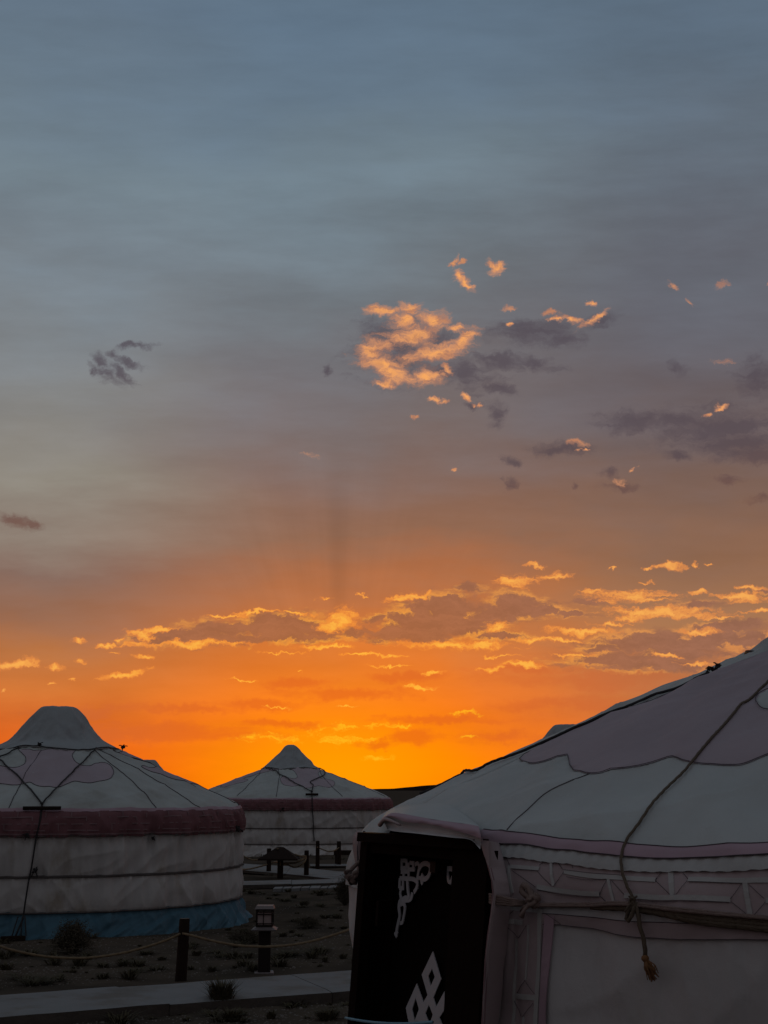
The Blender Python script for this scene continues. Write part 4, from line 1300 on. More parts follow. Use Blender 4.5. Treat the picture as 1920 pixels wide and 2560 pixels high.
for i, (pl, k, sm) in enumerate(CORNER):
    stroke(b, pl, WS * k, i % 6, smooth=bool(sm))
b.build('corner_ornament', M['ornament'], door)
b = MB()
for i, (pl, k, sm) in enumerate([([(972, 490), (1005, 480), (1040, 478), (1060, 495), (1058, 540), (1052, 590), (1050, 640)], 1.1, 1), ([(1000, 500), (1010, 540), (1012, 580), (1030, 600), (1042, 580), (1050, 545)], 1.0, 1), ([(985, 480), (1020, 472), (1055, 480)], 1.2, 1)]):
    stroke(b, pl, WS * k, i, smooth=bool(sm))
b.build('corner_ornament', M['ornament'], door)
# the endless-knot ornament: one fretsawn sheet with lozenge holes
outer = [(875, 1220), (950, 1470), (880, 1635), (905, 1720), (980, 1580), (984, 1740), (934, 1818), (958, 1880), (985, 1950), (985, 2080), (940, 2160), (905, 2080), (880, 2140), (935, 2330), (850, 2580), (762, 2330), (820, 2160), (780, 2060), (725, 2240), (640, 2030), (665, 1900),
         (632, 1730), (730, 1510), (790, 1680), (828, 1612), (775, 1430)]
holes = [[(868, 1375), (893, 1450), (855, 1535), (833, 1445)], [(720, 1640), (750, 1740), (710, 1850), (688, 1745)], [(840, 1700), (875, 1790), (845, 1880), (808, 1780)], [(720, 1920), (745, 2010), (712, 2110), (685, 2010)], [(845, 1960), (872, 2040), (842, 2120), (812, 2040)], [(845, 2250), (878, 2340), (845, 2440), (812, 2340)]]
o2 = [Vector(dpx(*p, OFF)) for p in z1(outer, *K4)]
h2 = [[Vector(dpx(*p, OFF)) for p in z1(h, *K4)] for h in holes]
lowest = min(p.y for p in o2)
allp = o2 + [p for h in h2 for p in h]
tri = geometry.tessellate_polygon([[Vector((p.x, p.y, 0)) for p in o2]] + [[Vector((p.x, p.y, 0)) for p in h] for h in h2])
mb = MB()
nA = len(allp)
mb.add([DP(p.x, p.y, OFF + 0.0015) for p in allp] + [DP(p.x, p.y, OFF - 0.002) for p in allp], [tuple(t) for t in tri])
loops = [list(range(len(o2)))]
k = len(o2)
for h in h2:
    loops.append(list(range(k, k + len(h)))); k += len(h)
mb.f += [(lp[i], lp[(i + 1) % len(lp)], lp[(i + 1) % len(lp)] + nA, lp[i] + nA) for lp in loops for i in range(len(lp))]
mb.build('knot_ornament', M['ornament'], door)
# the cord across the doorway near the bottom of the picture
q0 = dpx(864, 2545, 0.05); q1 = dpx(1107, 2553, 0.0)
b = MB(); b.tube(sag(DP(q0[0], q0[1], 0.05), DP(q1[0], q1[1], 0.04), 0.012), 0.0055, 6)
b.build('door_cord', M['cord'], door, True)

# roof cloth folded over the lintel
UPX = [(955, 2046), (966, 2038), (984, 2032), (1017, 2036), (1076, 2047), (1131, 2055), (1175, 2061), (1197, 2066)]
LPX = z1([(420, 40), (440, 15), (490, 5), (640, 55), (850, 75), (1050, 125), (1210, 170), (1312, 210)], *K4)
HPX = z1([(455, 95), (470, 125), (560, 142), (700, 155), (900, 178), (1050, 195), (1210, 215), (1300, 300)], *K4)


def resample(px, n):
    c = spline([Vector((u, v, 0)) for u, v in px], 4)
    L = [0]
    for i in range(1, len(c)):
        L.append(L[-1] + (c[i] - c[i - 1]).length)
    out = []
    for k in range(n):
        d = L[-1] * k / (n - 1)
        j = min(len(L) - 2, max(0, int(np.searchsorted(L, d)) - 1))
        f = (d - L[j]) / max(1e-6, L[j + 1] - L[j])
        out.append(c[j].lerp(c[j + 1], f))
    return [(p.x, p.y) for p in out]


def depth_at(u, o):
    a, h = dpx(u, 2080, o)
    p = Pf + dd * a + nn * o
    return p.y


def loft(name, mat, up, lo, n, m, parent, bulge, du, dl):
    U, L_ = resample(up, n), resample(lo, n)
    V = []
    for j in range(m):
        q = j / (m - 1)
        for i in range(n):
            u = U[i][0] * (1 - q) + L_[i][0] * q; v = U[i][1] * (1 - q) + L_[i][1] * q
            yy = depth_at(u, du * (1 - q) + dl * q + bulge * math.sin(math.pi * q)) + 0.01 * float(perlin(u * 0.03, v * 0.08))
            V.append(at_depth(u, v, yy) - cN)
    F = [(j * n + i, (j + 1) * n + i, (j + 1) * n + i + 1, j * n + i + 1) for j in range(m - 1) for i in range(n - 1)]
    return mesh(name, V, F, mat, parent)


SPX = resample([(905, 2052), (955, 2010), (1030, 1976), (1120, 1952), (1215, 1930)], 40)
roofflap = []
loft('lintel_flap', M['pink'], UPX, LPX, 60, 7, tN, 0.01, 0.045, 0.07)
loft('lintel_lining', M['near_wall'], LPX, HPX, 60, 9, tN, -0.025, 0.068, 0.075)
# pillow of roof cloth between roof slope and flap
top_px = [(956, 2044), (972, 2026), (1015, 2012), (1076, 2008), (1120, 2012), (1160, 2036), (1198, 2065)]
V = []
n, m = 60, 12
U = resample(top_px, n); L_ = resample(UPX, n)
for j in range(m):
    q = j / (m - 1)
    for i in range(n):
        u = U[i][0] * (1 - q) + L_[i][0] * q; v = U[i][1] * (1 - q) + L_[i][1] * q
        th, s = shN.pick(u, v)
        a = Vector(tuple(shN.P(th, s, 0.004))) + cN
        d = a.y * (1 - q ** 1.5) + depth_at(u, 0.045) * q ** 1.5
        V.append(at_depth(u, v, d) - cN)
F = [(j * n + i, (j + 1) * n + i, (j + 1) * n + i + 1, j * n + i + 1) for j in range(m - 1) for i in range(n - 1)]
mesh('roof_overhang', V, F, M['near_canvas'], tN)
# rolled end of the flap at the far corner
b = MB()
r0 = at_depth(950, 2062, depth_at(950, 0.05)) - cN; r1 = at_depth(972, 2050, depth_at(972, 0.09)) - cN; r2 = at_depth(1000, 2062, depth_at(1000, 0.08)) - cN
b.tube(spline([r0, r0.lerp(r1, 0.5) + Vector((0, 0, 0.01)), r1, r2], 0.02), lambda q: 0.009 * (1 - 0.5 * q), 10); b.build('rolled_flap', M['dusty'], tN, True)
# canvas edge that closes against the near jamb, and the one beyond the far jamb
near_px = [(1203, 2100), (1219, 2150), (1232, 2200), (1235, 2232), (1231, 2280), (1222, 2340), (1216, 2400), (1208, 2560), (1200, 2700)]
cur, back_c = [], []
for p in near_px:
    a, h = dpx(p[0], p[1], 0.036)
    cur.append(Vector(DP(a, h, 0.036)) + (Pf - cN))
    back_c.append(Vector(tuple(shN.line([(p[0] + 44, p[1] + 4), (p[0] + 45, p[1] + 4)], 0.012)[0])))
V = []
SB = 12
cc, c2 = [], []
for i in range(len(cur) - 1):
    for k in range(SB):
        cc.append(cur[i].lerp(cur[i + 1], k / SB)); c2.append(back_c[i].lerp(back_c[i + 1], k / SB))
nrow = 11
for i, p in enumerate(cc):
    tgt = c2[i]
    for j in range(nrow):
        q = j / (nrow - 1)
        mid_ = Vector(DP(max(W + 0.022, (p - (Pf - cN)).dot(dd) + 0.01), p.z, 0.040)) + (Pf - cN)
        w_ = p.lerp(mid_, q / 0.4) if q < 0.4 else mid_.lerp(tgt, (q - 0.4) / 0.6)
        w_ = w_ + nn * (0.006 * float(perlin(p.z * 9, q * 2)) + 0.004)
        V.append(w_)
F = [(i * nrow + j, i * nrow + j + 1, (i + 1) * nrow + j + 1, (i + 1) * nrow + j) for i in range(len(cc) - 1) for j in range(nrow - 1)]
mesh('jamb_facing', V, F, M['dusty'], tN)
b = MB(); b.tube(cc, 0.006, 6); b.build('jamb_piping', M['faded'], tN, True)
# gathered cloth hanging outside the far jamb
V, F = [], []
L0 = resample([(892, 2078), (883, 2092), (882, 2120), (890, 2165), (901, 2195)], 30)
L1 = resample([(912, 2084), (907, 2100), (905, 2120), (903, 2165), (904, 2195)], 30)
n, m = 12, 30
for i in range(m):
    for j in range(n):
        q = j / (n - 1)
        u = L0[i][0] * (1 - q) + L1[i][0] * q; v = L0[i][1] * (1 - q) + L1[i][1] * q
        V.append(at_depth(u, v, 5.72 - 0.14 * math.sin(q * math.pi * 0.5) + 0.012 * math.sin(q * 17)) - cN)
F = [(i * n + j, (i + 1) * n + j, (i + 1) * n + j + 1, i * n + j + 1) for i in range(m - 1) for j in range(n - 1)]
mesh('side_drape', V, F, M['dusty'], tN)
b = MB(); b.tube(spline([at_depth(u, v, 5.60) - cN for u, v in ((912, 2078), (902, 2092), (896, 2120), (897, 2160), (903, 2200))], 0.02), 0.006, 6); b.build('drape_piping', M['seam'], tN, True)
# bundle of cord tied at the far jamb
b = MB()
rnd = random.Random(9)
base = at_depth(885, 2185, 5.58) - cN
b.tube(spline([at_depth(903, 2150, 5.58) - cN, at_depth(880, 2172, 5.56) - cN, at_depth(866, 2192, 5.52) - cN, at_depth(878, 2200, 5.52) - cN, at_depth(900, 2172, 5.55) - cN], 0.02), 0.009, 6)
for i in range(14):
    u0, v0 = rnd.uniform(868, 898), rnd.uniform(2178, 2202)
    b.tube(spline([at_depth(u0, v0, 5.54) - cN, at_depth(u0 + rnd.uniform(-14, 14), v0 + rnd.uniform(-10, 12), 5.5) - cN, at_depth(rnd.uniform(872, 900), rnd.uniform(2185, 2212), 5.55) - cN], 0.015), 0.008, 6)
b.build('cord_bundle', M['strap'], tN, True)
# ================================================================ paths
def slab_path(name, tops, bots, z, label_mat, th=0.10, jit=0.004):
    """raised concrete path cut into slabs: matching points along its far and near edges"""
    root = bpy.data.objects.new(name, None); link(root); tag(root, kind='structure')
    rnd = random.Random(len(tops) + int(tops[0][0]))
    for i in range(len(tops) - 1):
        a, b_, c, d = [Vector(p) for p in (bots[i], bots[i + 1], tops[i + 1], tops[i])]
        g = (b_ - a).normalized() * 0.004
        a, b_, c, d = a + g, b_ - g, c - g, d + g
        n, m = 14, 8
        vs, fs = [], []
        dz = rnd.uniform(-jit, jit)
        for j in range(m + 1):
            for k in range(n + 1):
                p = a.lerp(b_, k / n).lerp(d.lerp(c, k / n), j / m)
                e = 0.02 * float(perlin(p.x * 3, p.y * 3))if j in (0, m) else 0
                nrm = (d - a).normalized() * e
                vs.append((p.x + nrm.x, p.y + nrm.y, z + dz + 0.004 * float(perlin(p.x * 1.5, p.y * 1.5)) - (0.006 if j in (0, m) else 0)))
        for j in range(m):
            for k in range(n):
                q = j * (n + 1) + k
                fs.append((q, q + 1, q + n + 2, q + n + 1))
        mesh('slab', vs, fs, M['concrete'], root)
        # the side face
        rim = [vs[k] for k in range(n + 1)] + [vs[j * (n + 1) + n] for j in range(1, m + 1)] + [vs[m * (n + 1) + k] for k in range(n - 1, -1, -1)] + [vs[j * (n + 1)] for j in range(m - 1, 0, -1)]
        L = len(rim)
        v2, f2 = [], []
        for lv in range(4):
            for p in rim:
                o = 0.012 * float(perlin(p[0] * 9, p[1] * 9, lv * 1.7)) if lv else 0
                v2.append((p[0] + o, p[1] - abs(o), p[2] - th * lv / 3))
        for lv in range(3):
            for k in range(L):
                j = (k + 1) % L
                f2.append((lv * L + k, (lv + 1) * L + k, (lv + 1) * L + j, lv * L + j))
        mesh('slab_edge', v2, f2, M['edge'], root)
    return root


Z1 = 0.085
g1 = lambda u, v: on_ground(u, v, Z1)
tA_, tB_, tC_ = g1(0, 2487), g1(290, 2466), g1(725, 2434)
bA_, bB_, bC_ = g1(-160, 2556), g1(425, 2508), g1(830, 2478)
te, be = g1(1100, 2407), g1(1210, 2448)
slab_path('path', [tA_ + (tA_ - tB_) * 2.2, tA_ + (tA_ - tB_) * 0.6, tB_, tC_, te, te + (te - tC_)], [bA_ + (bA_ - bB_) * 2.2, bA_ + (bA_ - bB_) * 0.05, bB_, bC_, be, be + (be - bC_)], Z1, None)
Z2 = 0.06
K7 = (560, 2040), 4.1475
g2 = lambda x, y, z=Z2: on_ground(560 + x / 4.1475, 2040 + y / 4.1475, z)
slab_path('back_path', [g2(-700, 468), g2(175, 490), g2(700, 522), g2(1300, 580), g2(2000, 640)], [g2(-700, 520), g2(175, 560), g2(640, 596), g2(1130, 646), g2(1900, 720)], Z2, None, 0.05)
slab_path('cross_path', [g2(-500, 700), g2(175, 681), g2(700, 668), g2(1230, 648), g2(1800, 640)], [g2(-500, 745), g2(175, 722), g2(700, 708), g2(1300, 690), g2(1800, 682)], Z2 + 0.012, None, 0.07)
slab_path('far_path', [g2(890, 497, 0.03), g2(1150, 497, 0.03), g2(1600, 496, 0.03)], [g2(890, 516, 0.03), g2(1150, 516, 0.03), g2(1600, 515, 0.03)], 0.03, None, 0.03)
root = bpy.data.objects.new('stepping_path', None); link(root); tag(root, kind='structure')
rnd = random.Random(2)
xs_ = [510, 610, 700, 800, 890, 1000, 1080, 1170]
for i in range(len(xs_) - 1):
    x0, x1 = xs_[i] + 8, xs_[i + 1] - 4
    k = 1 - 0.03 * (7 - i)
    t0, t1, b1, b0_ = g2(x0 + 10, 752 - 3.2 * i, .02), g2(x1 + 10, 748 - 3.2 * i, .02), g2(x1 - 10, 762 - 1.0 * i, .02), g2(x0 - 10, 764 - 1.0 * i, .02)
    m_ = MB()
    q = [t0, t1, b1, b0_]
    m_.add([(p.x, p.y, 0.035 + rnd.uniform(0, .012)) for p in q] + [(p.x, p.y, -0.02) for p in q], [(0, 3, 2, 1), (0, 1, 5, 4), (1, 2, 6, 5), (2, 3, 7, 6), (3, 0, 4, 7)])
    m_.build('slab', M['concrete'], root)


# ================================================================ posts, ropes, lamp
def post(base, h, label, r=0.048, lean=0.0, name='rope_post'):
    z0 = float(ground_z(base.x, base.y))
    t = empty(name, (base.x, base.y, z0), label, 'post', 'dark wooden posts of the rope barrier')
    m_ = MB()
    n = 14
    ph = base.x * 7
    vs, fs = [], []
    lv = [(-0.05, 1.08), (0.0, 1.07), (h * 0.3, 1.03), (h * 0.7, 0.99), (h - 0.012, 0.96), (h, 0.90)]
    for z, q in lv:
        for k in range(n):
            a = 2 * math.pi * k / n
            rr = r * q * (1 + 0.035 * math.sin(3 * a + ph) + 0.02 * math.sin(7 * a + z * 4))
            vs.append((rr * math.cos(a) + lean * z, rr * math.sin(a), z))
    for i in range(len(lv) - 1):
        for k in range(n):
            j = (k + 1) % n
            fs.append((i * n + k, i * n + j, (i + 1) * n + j, (i + 1) * n + k))
    m_.add(vs, fs)
    m_.build('shaft', M['post'], t, True)
    m2 = MB(); top = vs[-n:]
    m2.add([(x, y, h) for x, y, z in top] + [(lean * h, 0, h + 0.004)], [(k, (k + 1) % n, n) for k in range(n)])
    m2.build('end_grain', M['posttop'], t)
    return t, Vector((base.x, base.y, z0)), h


def h_of(base, v_top, u):
    d = ray(u, v_top)
    t = base.y / d.y
    return EYE + d.z * t


p1b = on_ground(452, 2451)
P1 = post(p1b, h_of(p1b, 2296, 459) - float(ground_z(p1b.x, p1b.y)), 'thick dark post at the near path edge, left of the lamp', 0.05, 0.035)
POSTS = {}
for key, (uc, vb, vt, w, lab) in {
    'A': (598.5, 2175, 2111, 7, 'post half hidden by the wall edge of the left tent'),
    'B': (671.5, 2186, 2121, 11, 'post behind and left of the little pitched roof, leaning against nothing'),
    'C': (700.5, 2199, 2128, 14, 'stout post under the little pitched board roof'),
    'D': (765.5, 2195, 2126, 11.5, 'post right of the pitched roof where two slack ropes meet'),
    'E': (793.5, 2170, 2102, 9.5, 'post in front of the hanging rope of the middle tent'),
    'F': (847, 2165, 2103, 10.5, 'rightmost back post, nearest the doorway of the near tent')}.items():
    bb_ = on_ground(uc, vb)
    dist = bb_.y
    POSTS[key] = post(bb_, h_of(bb_, vt, uc) - float(ground_z(bb_.x, bb_.y)), lab, w / 2 / F_PX * dist)
POSTS['B'][0]['label'] = 'post behind and left of the little pitched board roof'
# posts that carry the rope ends out of sight
pl_b = on_ground(-170, 2475); pr_b = on_ground(985, 2415)
PL = post(pl_b, 0.55, 'post just beyond the left edge that holds the near rope', 0.05)
PR = post(pr_b, 0.55, 'post hidden behind the near tent doorway, holding the rope end', 0.05)


def barrier(label, pts, r=0.013, mat='yellow'):
    o = MB(); o.tube(spline(pts, 0.03) if len(pts) > 2 else pts, r, 9, 3, 70)
    ob = o.build('barrier_rope', M[mat], None, True)
    return tag(ob, label, 'rope', 'hemp ropes slung between posts')


def thru(a, b_, pxs, r=0.05):
    """rope from post a to post b through pixels, at depths between the two"""
    n = len(pxs)
    out = []
    for i, (u, v) in enumerate(pxs):
        q = (i + 1) / (n + 1) if n > 1 else 0.5
        # depth along the line of the two posts, by column
        ua = 960 + a.x / a.y * F_PX; ub = 960 + b_.x / b_.y * F_PX
        k = (u - ua) / (ub - ua)
        inv = (1 - k) / a.y + k / b_.y
        out.append(at_depth(u, v, 1 / inv))
    return out


a1 = P1[1]
barrier('near rope sagging from the left edge to the thick dark post', [at_depth(-170, 2300, PL[1].y)] + thru(PL[1], a1, [(-60, 2342), (0, 2366), (60, 2382), (130, 2393), (215, 2395), (300, 2384), (370, 2366), (420, 2349)]) + [Vector((a1.x, a1.y - 0.03, a1.z + 0.42))], 0.011)
barrier('near rope from the thick dark post, passing in front of the lamp', [Vector((a1.x, a1.y - 0.03, a1.z + 0.42))] + [at_depth(u, v, y) for u, v, y in ((480, 2339, 12.9), (530, 2352, 12.9), (590, 2363, 12.85), (640, 2366.5, 12.8), (690, 2366, 12.8), (750, 2359, 12.9), (810, 2345, 13.0), (870, 2325, 13.1))] + [at_depth(985, 2284, PR[1].y)], 0.011)


def P_(k, f, dx_=0.0):
    t = POSTS[k]
    return Vector((t[1].x + dx_, t[1].y - 0.06, t[1].z + t[2] * f))


G7 = lambda pts, y: [at_depth(560 + x / 4.1475, 2040 + yy / 4.1475, y) for x, yy in pts]
yA, yB, yC, yD, yE, yF = (POSTS[k][1].y for k in 'ABCDEF')
mid = lambda a, b_: (a + b_) / 2
barrier('back rope sagging between the half hidden post and the one beside the roof', [P_('A', .72)] + G7([(200, 410), (260, 445), (330, 457), (400, 440)], mid(yA, yB)) + [P_('B', .75)], 0.015)
barrier('short back rope from the post beside the roof down to the stout post', [P_('B', .75)] + G7([(500, 425), (535, 450)], mid(yB, yC)) + [P_('C', .62)], 0.015)
barrier('slack rope running left from the stout post to the foot of the half hidden post', [P_('C', .60)] + G7([(520, 480), (440, 505), (330, 535), (240, 552)], mid(yC, yA)) + [P_('A', .02)], 0.015)
barrier('lower of the two slack ropes between the stout post and its right neighbour', [P_('C', .5)] + G7([(650, 500), (710, 528), (770, 525), (830, 480)], mid(yC, yD)) + [P_('D', .72)], 0.015)
barrier('upper of the two slack ropes between the stout post and its right neighbour', [P_('C', .55)] + G7([(680, 488), (740, 485), (800, 460)], mid(yC, yD)) + [P_('D', .75)], 0.015)
barrier('taut rope coming down off the pitched board roof', [at_depth(560 + 550 / 4.1475, 2040 + 338 / 4.1475, yC - 0.1)] + G7([(620, 362), (700, 388), (790, 415)], mid(yC, yD)) + [P_('D', .78)], 0.015)
barrier('faint rope sagging between the two rightmost back posts', [P_('E', .78)] + G7([(1030, 350), (1090, 368), (1140, 360)], mid(yE, yF)) + [P_('F', .75)], 0.013)

# little pitched board roof on the stout post
tc_ = POSTS['C']
rt_ = empty('pitched_roof', (tc_[1].x, tc_[1].y, tc_[1].z + tc_[2] - 0.02), 'dark little pitched board roof over the stout back post', 'shelter roof')
yc = tc_[1].y
ap = (0, 0, 0.08)
px2m = yc / F_PX
Lx, Rx = -52 * px2m, 44 * px2m
for s_, nm in ((-1, 'roof_board'), (1, 'roof_board')):
    m_ = MB()
    m_.add([(Lx, s_ * 0.32, -0.11), (Rx, s_ * 0.32, -0.11), (Rx * 0.15, 0, 0.10), (Lx * 0.15, 0, 0.10), (Lx, s_ * 0.32, -0.14), (Rx, s_ * 0.32, -0.14), (Rx * 0.15, 0, 0.075), (Lx * 0.15, 0, 0.075)],
           [(0, 1, 2, 3), (7, 6, 5, 4), (0, 4, 5, 1), (1, 5, 6, 2), (2, 6, 7, 3), (3, 7, 4, 0)])
    m_.build(nm, M['post'], rt_)
for x in (Lx, Rx):
    m_ = MB(); m_.add([(x, -0.31, -0.115), (x, 0.31, -0.115), (x * 0.15, 0, 0.09)], [(0, 1, 2)]); m_.build('gable_board', M['post'], rt_)
# low dark trough right of the last post
lt = on_ground(868, 2160)
w_ = empty('wooden_trough', (lt.x, lt.y, 0), 'low dark wooden trough on the ground beyond the rightmost back post', 'trough')
m_ = MB(); m_.box((0, 0, 0.26), (0.62, 0.3, 0.10), 0, 0.01); m_.build('tray', M['post'], w_)
for x in (-0.25, 0.25):
    m_ = MB(); m_.box((x, 0, 0.105), (0.06, 0.24, 0.21)); m_.build('leg', M['post'], w_)

# ---- garden lamp
lb = on_ground(660, 2431)
z0 = float(ground_z(lb.x, lb.y))
H = h_of(lb, 2263, 660) - z0
lamp = empty('path_lamp', (lb.x, lb.y, z0), 'unlit square garden lamp on a dark pillar beside the near path', 'garden lamp')
px = lb.y / F_PX
hz = lambda v: h_of(lb, v, 660) - z0
zB, zC, zD = hz(2323), hz(2318), hz(2272)
m_ = MB(); m_.box((0, 0, 0.004), (46 * px, 46 * px, 0.016), 0.12, 0.004); m_.build('base_plate', M['plate'], lamp)
m_ = MB(); m_.box((0, 0, zB / 2), (29 * px, 29 * px, zB), 0.12, 0.006); m_.build('pillar', M['metal'], lamp)
m_ = MB()
a = 30 * px
m_.add([(x * a, y * a, zB + 0.004) for x, y in ((-1, -1), (1, -1), (1, 1), (-1, 1))] + [(x * a * .62, y * a * .62, zB + 0.026) for x, y in ((-1, -1), (1, -1), (1, 1), (-1, 1))] + [(x * a * .97, y * a * .97, zB - 0.006) for x, y in ((-1, -1), (1, -1), (1, 1), (-1, 1))],
       [(0, 1, 5, 4), (1, 2, 6, 5), (2, 3, 7, 6), (3, 0, 4, 7), (4, 5, 6, 7), (8, 9, 1, 0), (9, 10, 2, 1), (10, 11, 3, 2), (11, 8, 0, 3), (11, 10, 9, 8)])
m_.build('tray', M['plate'], lamp)
hw = 18.5 * px
za, zb = zB + 0.028, zD
for x in (-1, 1):
    for y in (-1, 1):
        m_ = MB(); m_.box((x * hw, y * hw, (za + zb) / 2), (0.013, 0.013, zb - za), 0, 0.003); m_.build('cage_bar', M['metal'], lamp)
for y in (-1, 1):
    m_ = MB(); m_.box((-2 * px, y * (hw + 0.004), (za + zb) / 2), (0.008, 0.006, zb - za)); m_.build('cage_bar', M['metal'], lamp)
for zq, hq in ((za + 0.008, 0.018), (za + 0.03, 0.006), (zb - 0.045, 0.010), (zb - 0.02, 0.006), (zb - 0.004, 0.012)):
    for y in (-1, 1):
        m_ = MB(); m_.box((0, y * hw, zq), (2 * hw, 0.010, hq)); m_.build('cage_rail', M['metal'], lamp)
        m_ = MB(); m_.box((y * hw, 0, zq + 0.0005), (0.010, 2 * hw - 0.014, hq)); m_.build('cage_rail', M['metal'], lamp)
for y in (-1, 1):
    m_ = MB(); m_.box((0, y * (hw - 0.012), (za + zb) / 2 - 0.008), (2 * hw - 0.02, 0.004, zb - za - 0.05)); m_.build('pane', M['lampglass'], lamp)
    m_ = MB(); m_.box((y * (hw - 0.012), 0, (za + zb) / 2 - 0.008), (0.004, 2 * hw - 0.032, zb - za - 0.05)); m_.build('pane', M['lampglass'], lamp)
m_ = MB()
a = 23 * px
m_.add([(x * a, y * a, zb + 0.004) for x, y in ((-1, -1), (1, -1), (1, 1), (-1, 1))] + [(x * a * .85, y * a * .85, H) for x, y in ((-1, -1), (1, -1), (1, 1), (-1, 1))],
       [(3, 2, 1, 0), (0, 1, 5, 4), (1, 2, 6, 5), (2, 3, 7, 6), (3, 0, 4, 7), (4, 5, 6, 7)])
m_.build('lamp_cap', M['plate'], lamp)


# ================================================================ plants and stones
def tuft_mesh(rnd, h, r, n, mb, x=0, y=0, z=0, curl=0.5):
    for _ in range(n):
        a = rnd.uniform(0, 6.283); q = r * math.sqrt(rnd.random()) * 0.35
        bx_, by_ = x + q * math.cos(a), y + q * math.sin(a)
        a2 = a + rnd.uniform(-0.8, 0.8)
        l = h * rnd.uniform(0.5, 1.1); o = r * rnd.uniform(0.3, 1.0) * curl * 2
        w = 0.0035 + 0.003 * rnd.random()
        px_, py_ = -math.sin(a2) * w, math.cos(a2) * w
        m1 = (bx_ + math.cos(a2) * o * .4, by_ + math.sin(a2) * o * .4, z + l * .6)
        t = (bx_ + math.cos(a2) * o, by_ + math.sin(a2) * o, z + l * rnd.uniform(.75, 1.0))
        mb.add([(bx_ - px_, by_ - py_, z - .01), (bx_ + px_, by_ + py_, z - .01), (m1[0] + px_ * .8, m1[1] + py_ * .8, m1[2]), (m1[0] - px_ * .8, m1[1] - py_ * .8, m1[2]), t], [(0, 1, 2, 3), (3, 2, 4)])


def plant(name, u, v, h, r, n, label, cat, mat='grass', curl=0.5, seed=0, group=None):
    p = on_ground(u, v)
    z = float(ground_z(p.x, p.y))
    rnd = random.Random(seed)
    mb = MB(); tuft_mesh(rnd, h, r, n, mb, curl=curl)
    o = mb.build(name, M[mat], None)
    o.location = (p.x, p.y, z)
    return tag(o, label, cat, group)


def bush(name, u, v, h, r, n, label, seed=0):
    """twiggy rounded shrub: stems with small leaves"""
    p = on_ground(u, v)
    t = empty(name, (p.x, p.y, float(ground_z(p.x, p.y))), label, 'shrub')
    rnd = random.Random(seed)
    st, lf = MB(), MB()
    for _ in range(n):
        a = rnd.uniform(0, 6.283); el_ = rnd.uniform(0.1, 1.5)
        L = rnd.uniform(0.55, 1.0)
        tip = Vector((math.cos(a) * math.cos(el_) * r * L, math.sin(a) * math.cos(el_) * r * L, math.sin(el_) * h * L + 0.02))
        md = tip * 0.5 + Vector((rnd.uniform(-.04, .04), rnd.uniform(-.04, .04), 0.03))
        st.tube([Vector((0, 0, -0.01)), md, tip], 0.0035, 4, cap=False)
        for q in range(26):
            c = md.lerp(tip, rnd.uniform(-0.2, 1.1)) + Vector((rnd.uniform(-.04, .04), rnd.uniform(-.04, .04), rnd.uniform(-.03, .04)))
            d = Vector((rnd.uniform(-1, 1), rnd.uniform(-1, 1), rnd.uniform(-.3, 1))).normalized() * rnd.uniform(.012, .026)
            e = d.orthogonal().normalized() * 0.005
            lf.add([c, c + d * .5 + e, c + d, c + d * .5 - e], [(0, 1, 2, 3)])
    st.build('stem', M['shrub'], t); lf.build('foliage', M['shrub'], t)
    return t


bush('shrub', 182, 2388, 0.32, 0.27, 200, 'round dark shrub before the blue skirt of the left tent', 1)
bush('shrub', 612, 2362, 0.13, 0.26, 80, 'low spreading shrub between the thick post and the lamp', 2)
bush('shrub', 862, 2262, 0.42, 0.22, 160, 'tall straggly weed by the far jamb of the doorway', 3)
bush('shrub', 770, 2315, 0.10, 0.22, 70, 'flat dark weed on the dirt to the right of the lamp head', 4)
plant('grass_tuft', 553, 2522, 0.24, 0.17, 320, 'spiky grass tuft against the near edge of the path', 'grass', seed=5)
plant('grass_tuft', 580, 2552, 0.10, 0.14, 130, 'low ragged tuft at the bottom, just below the spiky one', 'grass', seed=6)

# countless small weeds and stones
rnd = random.Random(42)
mb = MB()


def is_path(x, y):
    """keep weeds off the slabs"""
    for o in COL.objects:
        pass
    return False


def px_of(p):
    v = p - Vector((0, 0, EYE))
    f_ = v.dot(FW)
    return 960 + F_PX * v.dot(RT) / f_, 1280 - F_PX * v.dot(UP) / f_


def on_slab(u, v):
    if 2487 - u * 0.069 - 12 < v < 2552 - u * 0.083 + 4:
        return True
    x, y = (u - 560) * 4.1475, (v - 2040) * 4.1475
    return 455 < y < 600 + 0.06 * x or 640 < y < 730


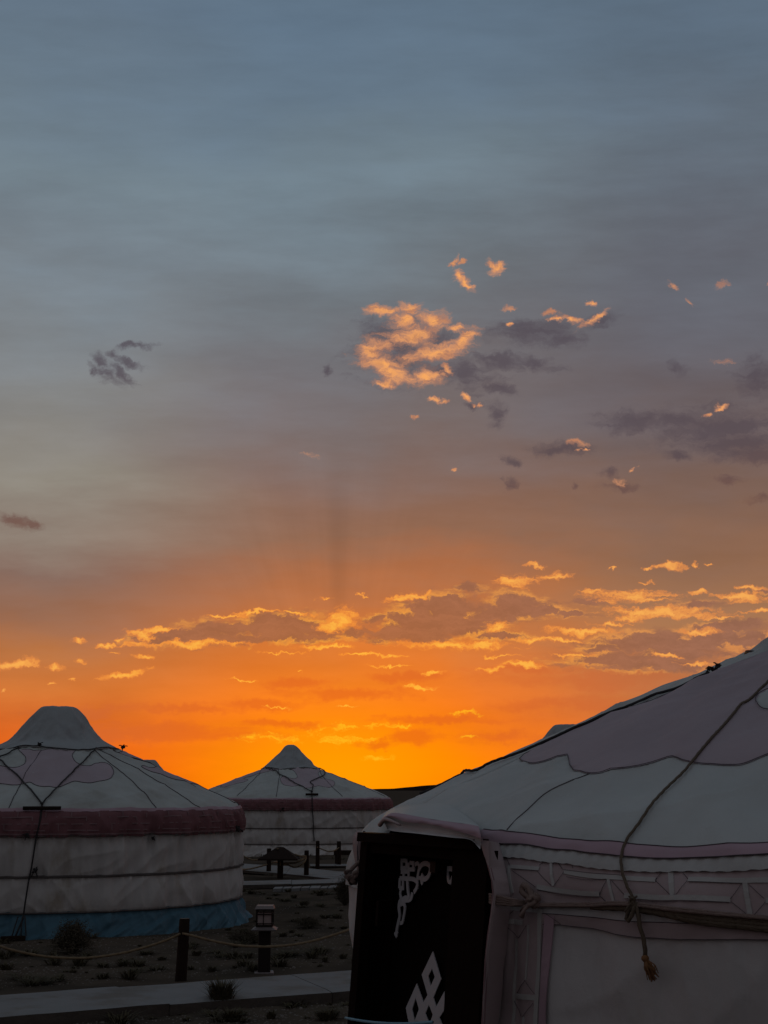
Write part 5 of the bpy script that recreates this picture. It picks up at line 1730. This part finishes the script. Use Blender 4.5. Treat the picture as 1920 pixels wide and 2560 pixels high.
cnt = 0
spots = [(610, 2226), (628, 2232), (692, 2236), (720, 2229), (795, 2232), (800, 2238), (820, 2236), (760, 2265), (672, 2245), (845, 2230), (740, 2300), (700, 2395), (745, 2340), (790, 2385), (800, 2390), (860, 2318),
         (490, 2392), (200, 2412), (323, 2446), (85, 2462), (60, 2452), (135, 2405), (820, 2555), (640, 2360), (556, 2394), (610, 2417), (700, 2418), (480, 2370), (30, 2392), (10, 2398), (72, 2395), (655, 2208), (862, 2212)]
for u, v in spots + [(rnd.uniform(-100, 960), rnd.uniform(2205, 2560)) for _ in range(300)]:
    if on_slab(u, v):
        continue
    p = on_ground(u, v)
    if (p.xy - tA.location.xy).length < 2.8:
        continue
    k = rnd.uniform(.2, 1.0) ** 1.6 + 0.12 if (u, v) not in spots else rnd.uniform(0.7, 1.35)
    tuft_mesh(rnd, 0.075 * k * rnd.uniform(.6, 1.3), 0.12 * k * rnd.uniform(.7, 1.6), int(60 * k) + 6, mb, p.x, p.y, float(ground_z(p.x, p.y)), curl=.6)
for _ in range(260):
    u, v = rnd.uniform(500, 1000), rnd.uniform(2140, 2210)
    if on_slab(u, v):
        continue
    p = on_ground(u, v)
    tuft_mesh(rnd, 0.10, 0.14, 14, mb, p.x, p.y, 0.0, curl=.6)
tag(mb.build('weeds', M['grass'], None), kind='stuff')
mb = MB()
for _ in range(5200):
    u, v = rnd.uniform(-60, 960), 2200 + 380 * rnd.random() ** 0.8
    if on_slab(u, v):
        continue
    p = on_ground(u, v)
    s = rnd.uniform(0.004, 0.014) * (1 + 1.2 * (rnd.random() > 0.97))
    z = float(ground_z(p.x, p.y))
    a = rnd.uniform(0, 6.28)
    c_, s__ = math.cos(a), math.sin(a)
    pts = [(-1, -.7, -.4), (1, -.8, -.4), (.9, .7, -.4), (-.8, .9, -.4), (-.5, -.3, .5), (.55, -.35, .45), (.4, .4, .6), (-.45, .35, .4)]
    vs = [(p.x + s * (x * c_ - y * s__) * rnd.uniform(.8, 1.2), p.y + s * (x * s__ + y * c_), z + s * zz * .9) for x, y, zz in pts]
    mb.add(vs, [(0, 1, 5, 4), (1, 2, 6, 5), (2, 3, 7, 6), (3, 0, 4, 7), (4, 5, 6, 7)])
tag(mb.build('gravel', M['stone'], None), kind='stuff')
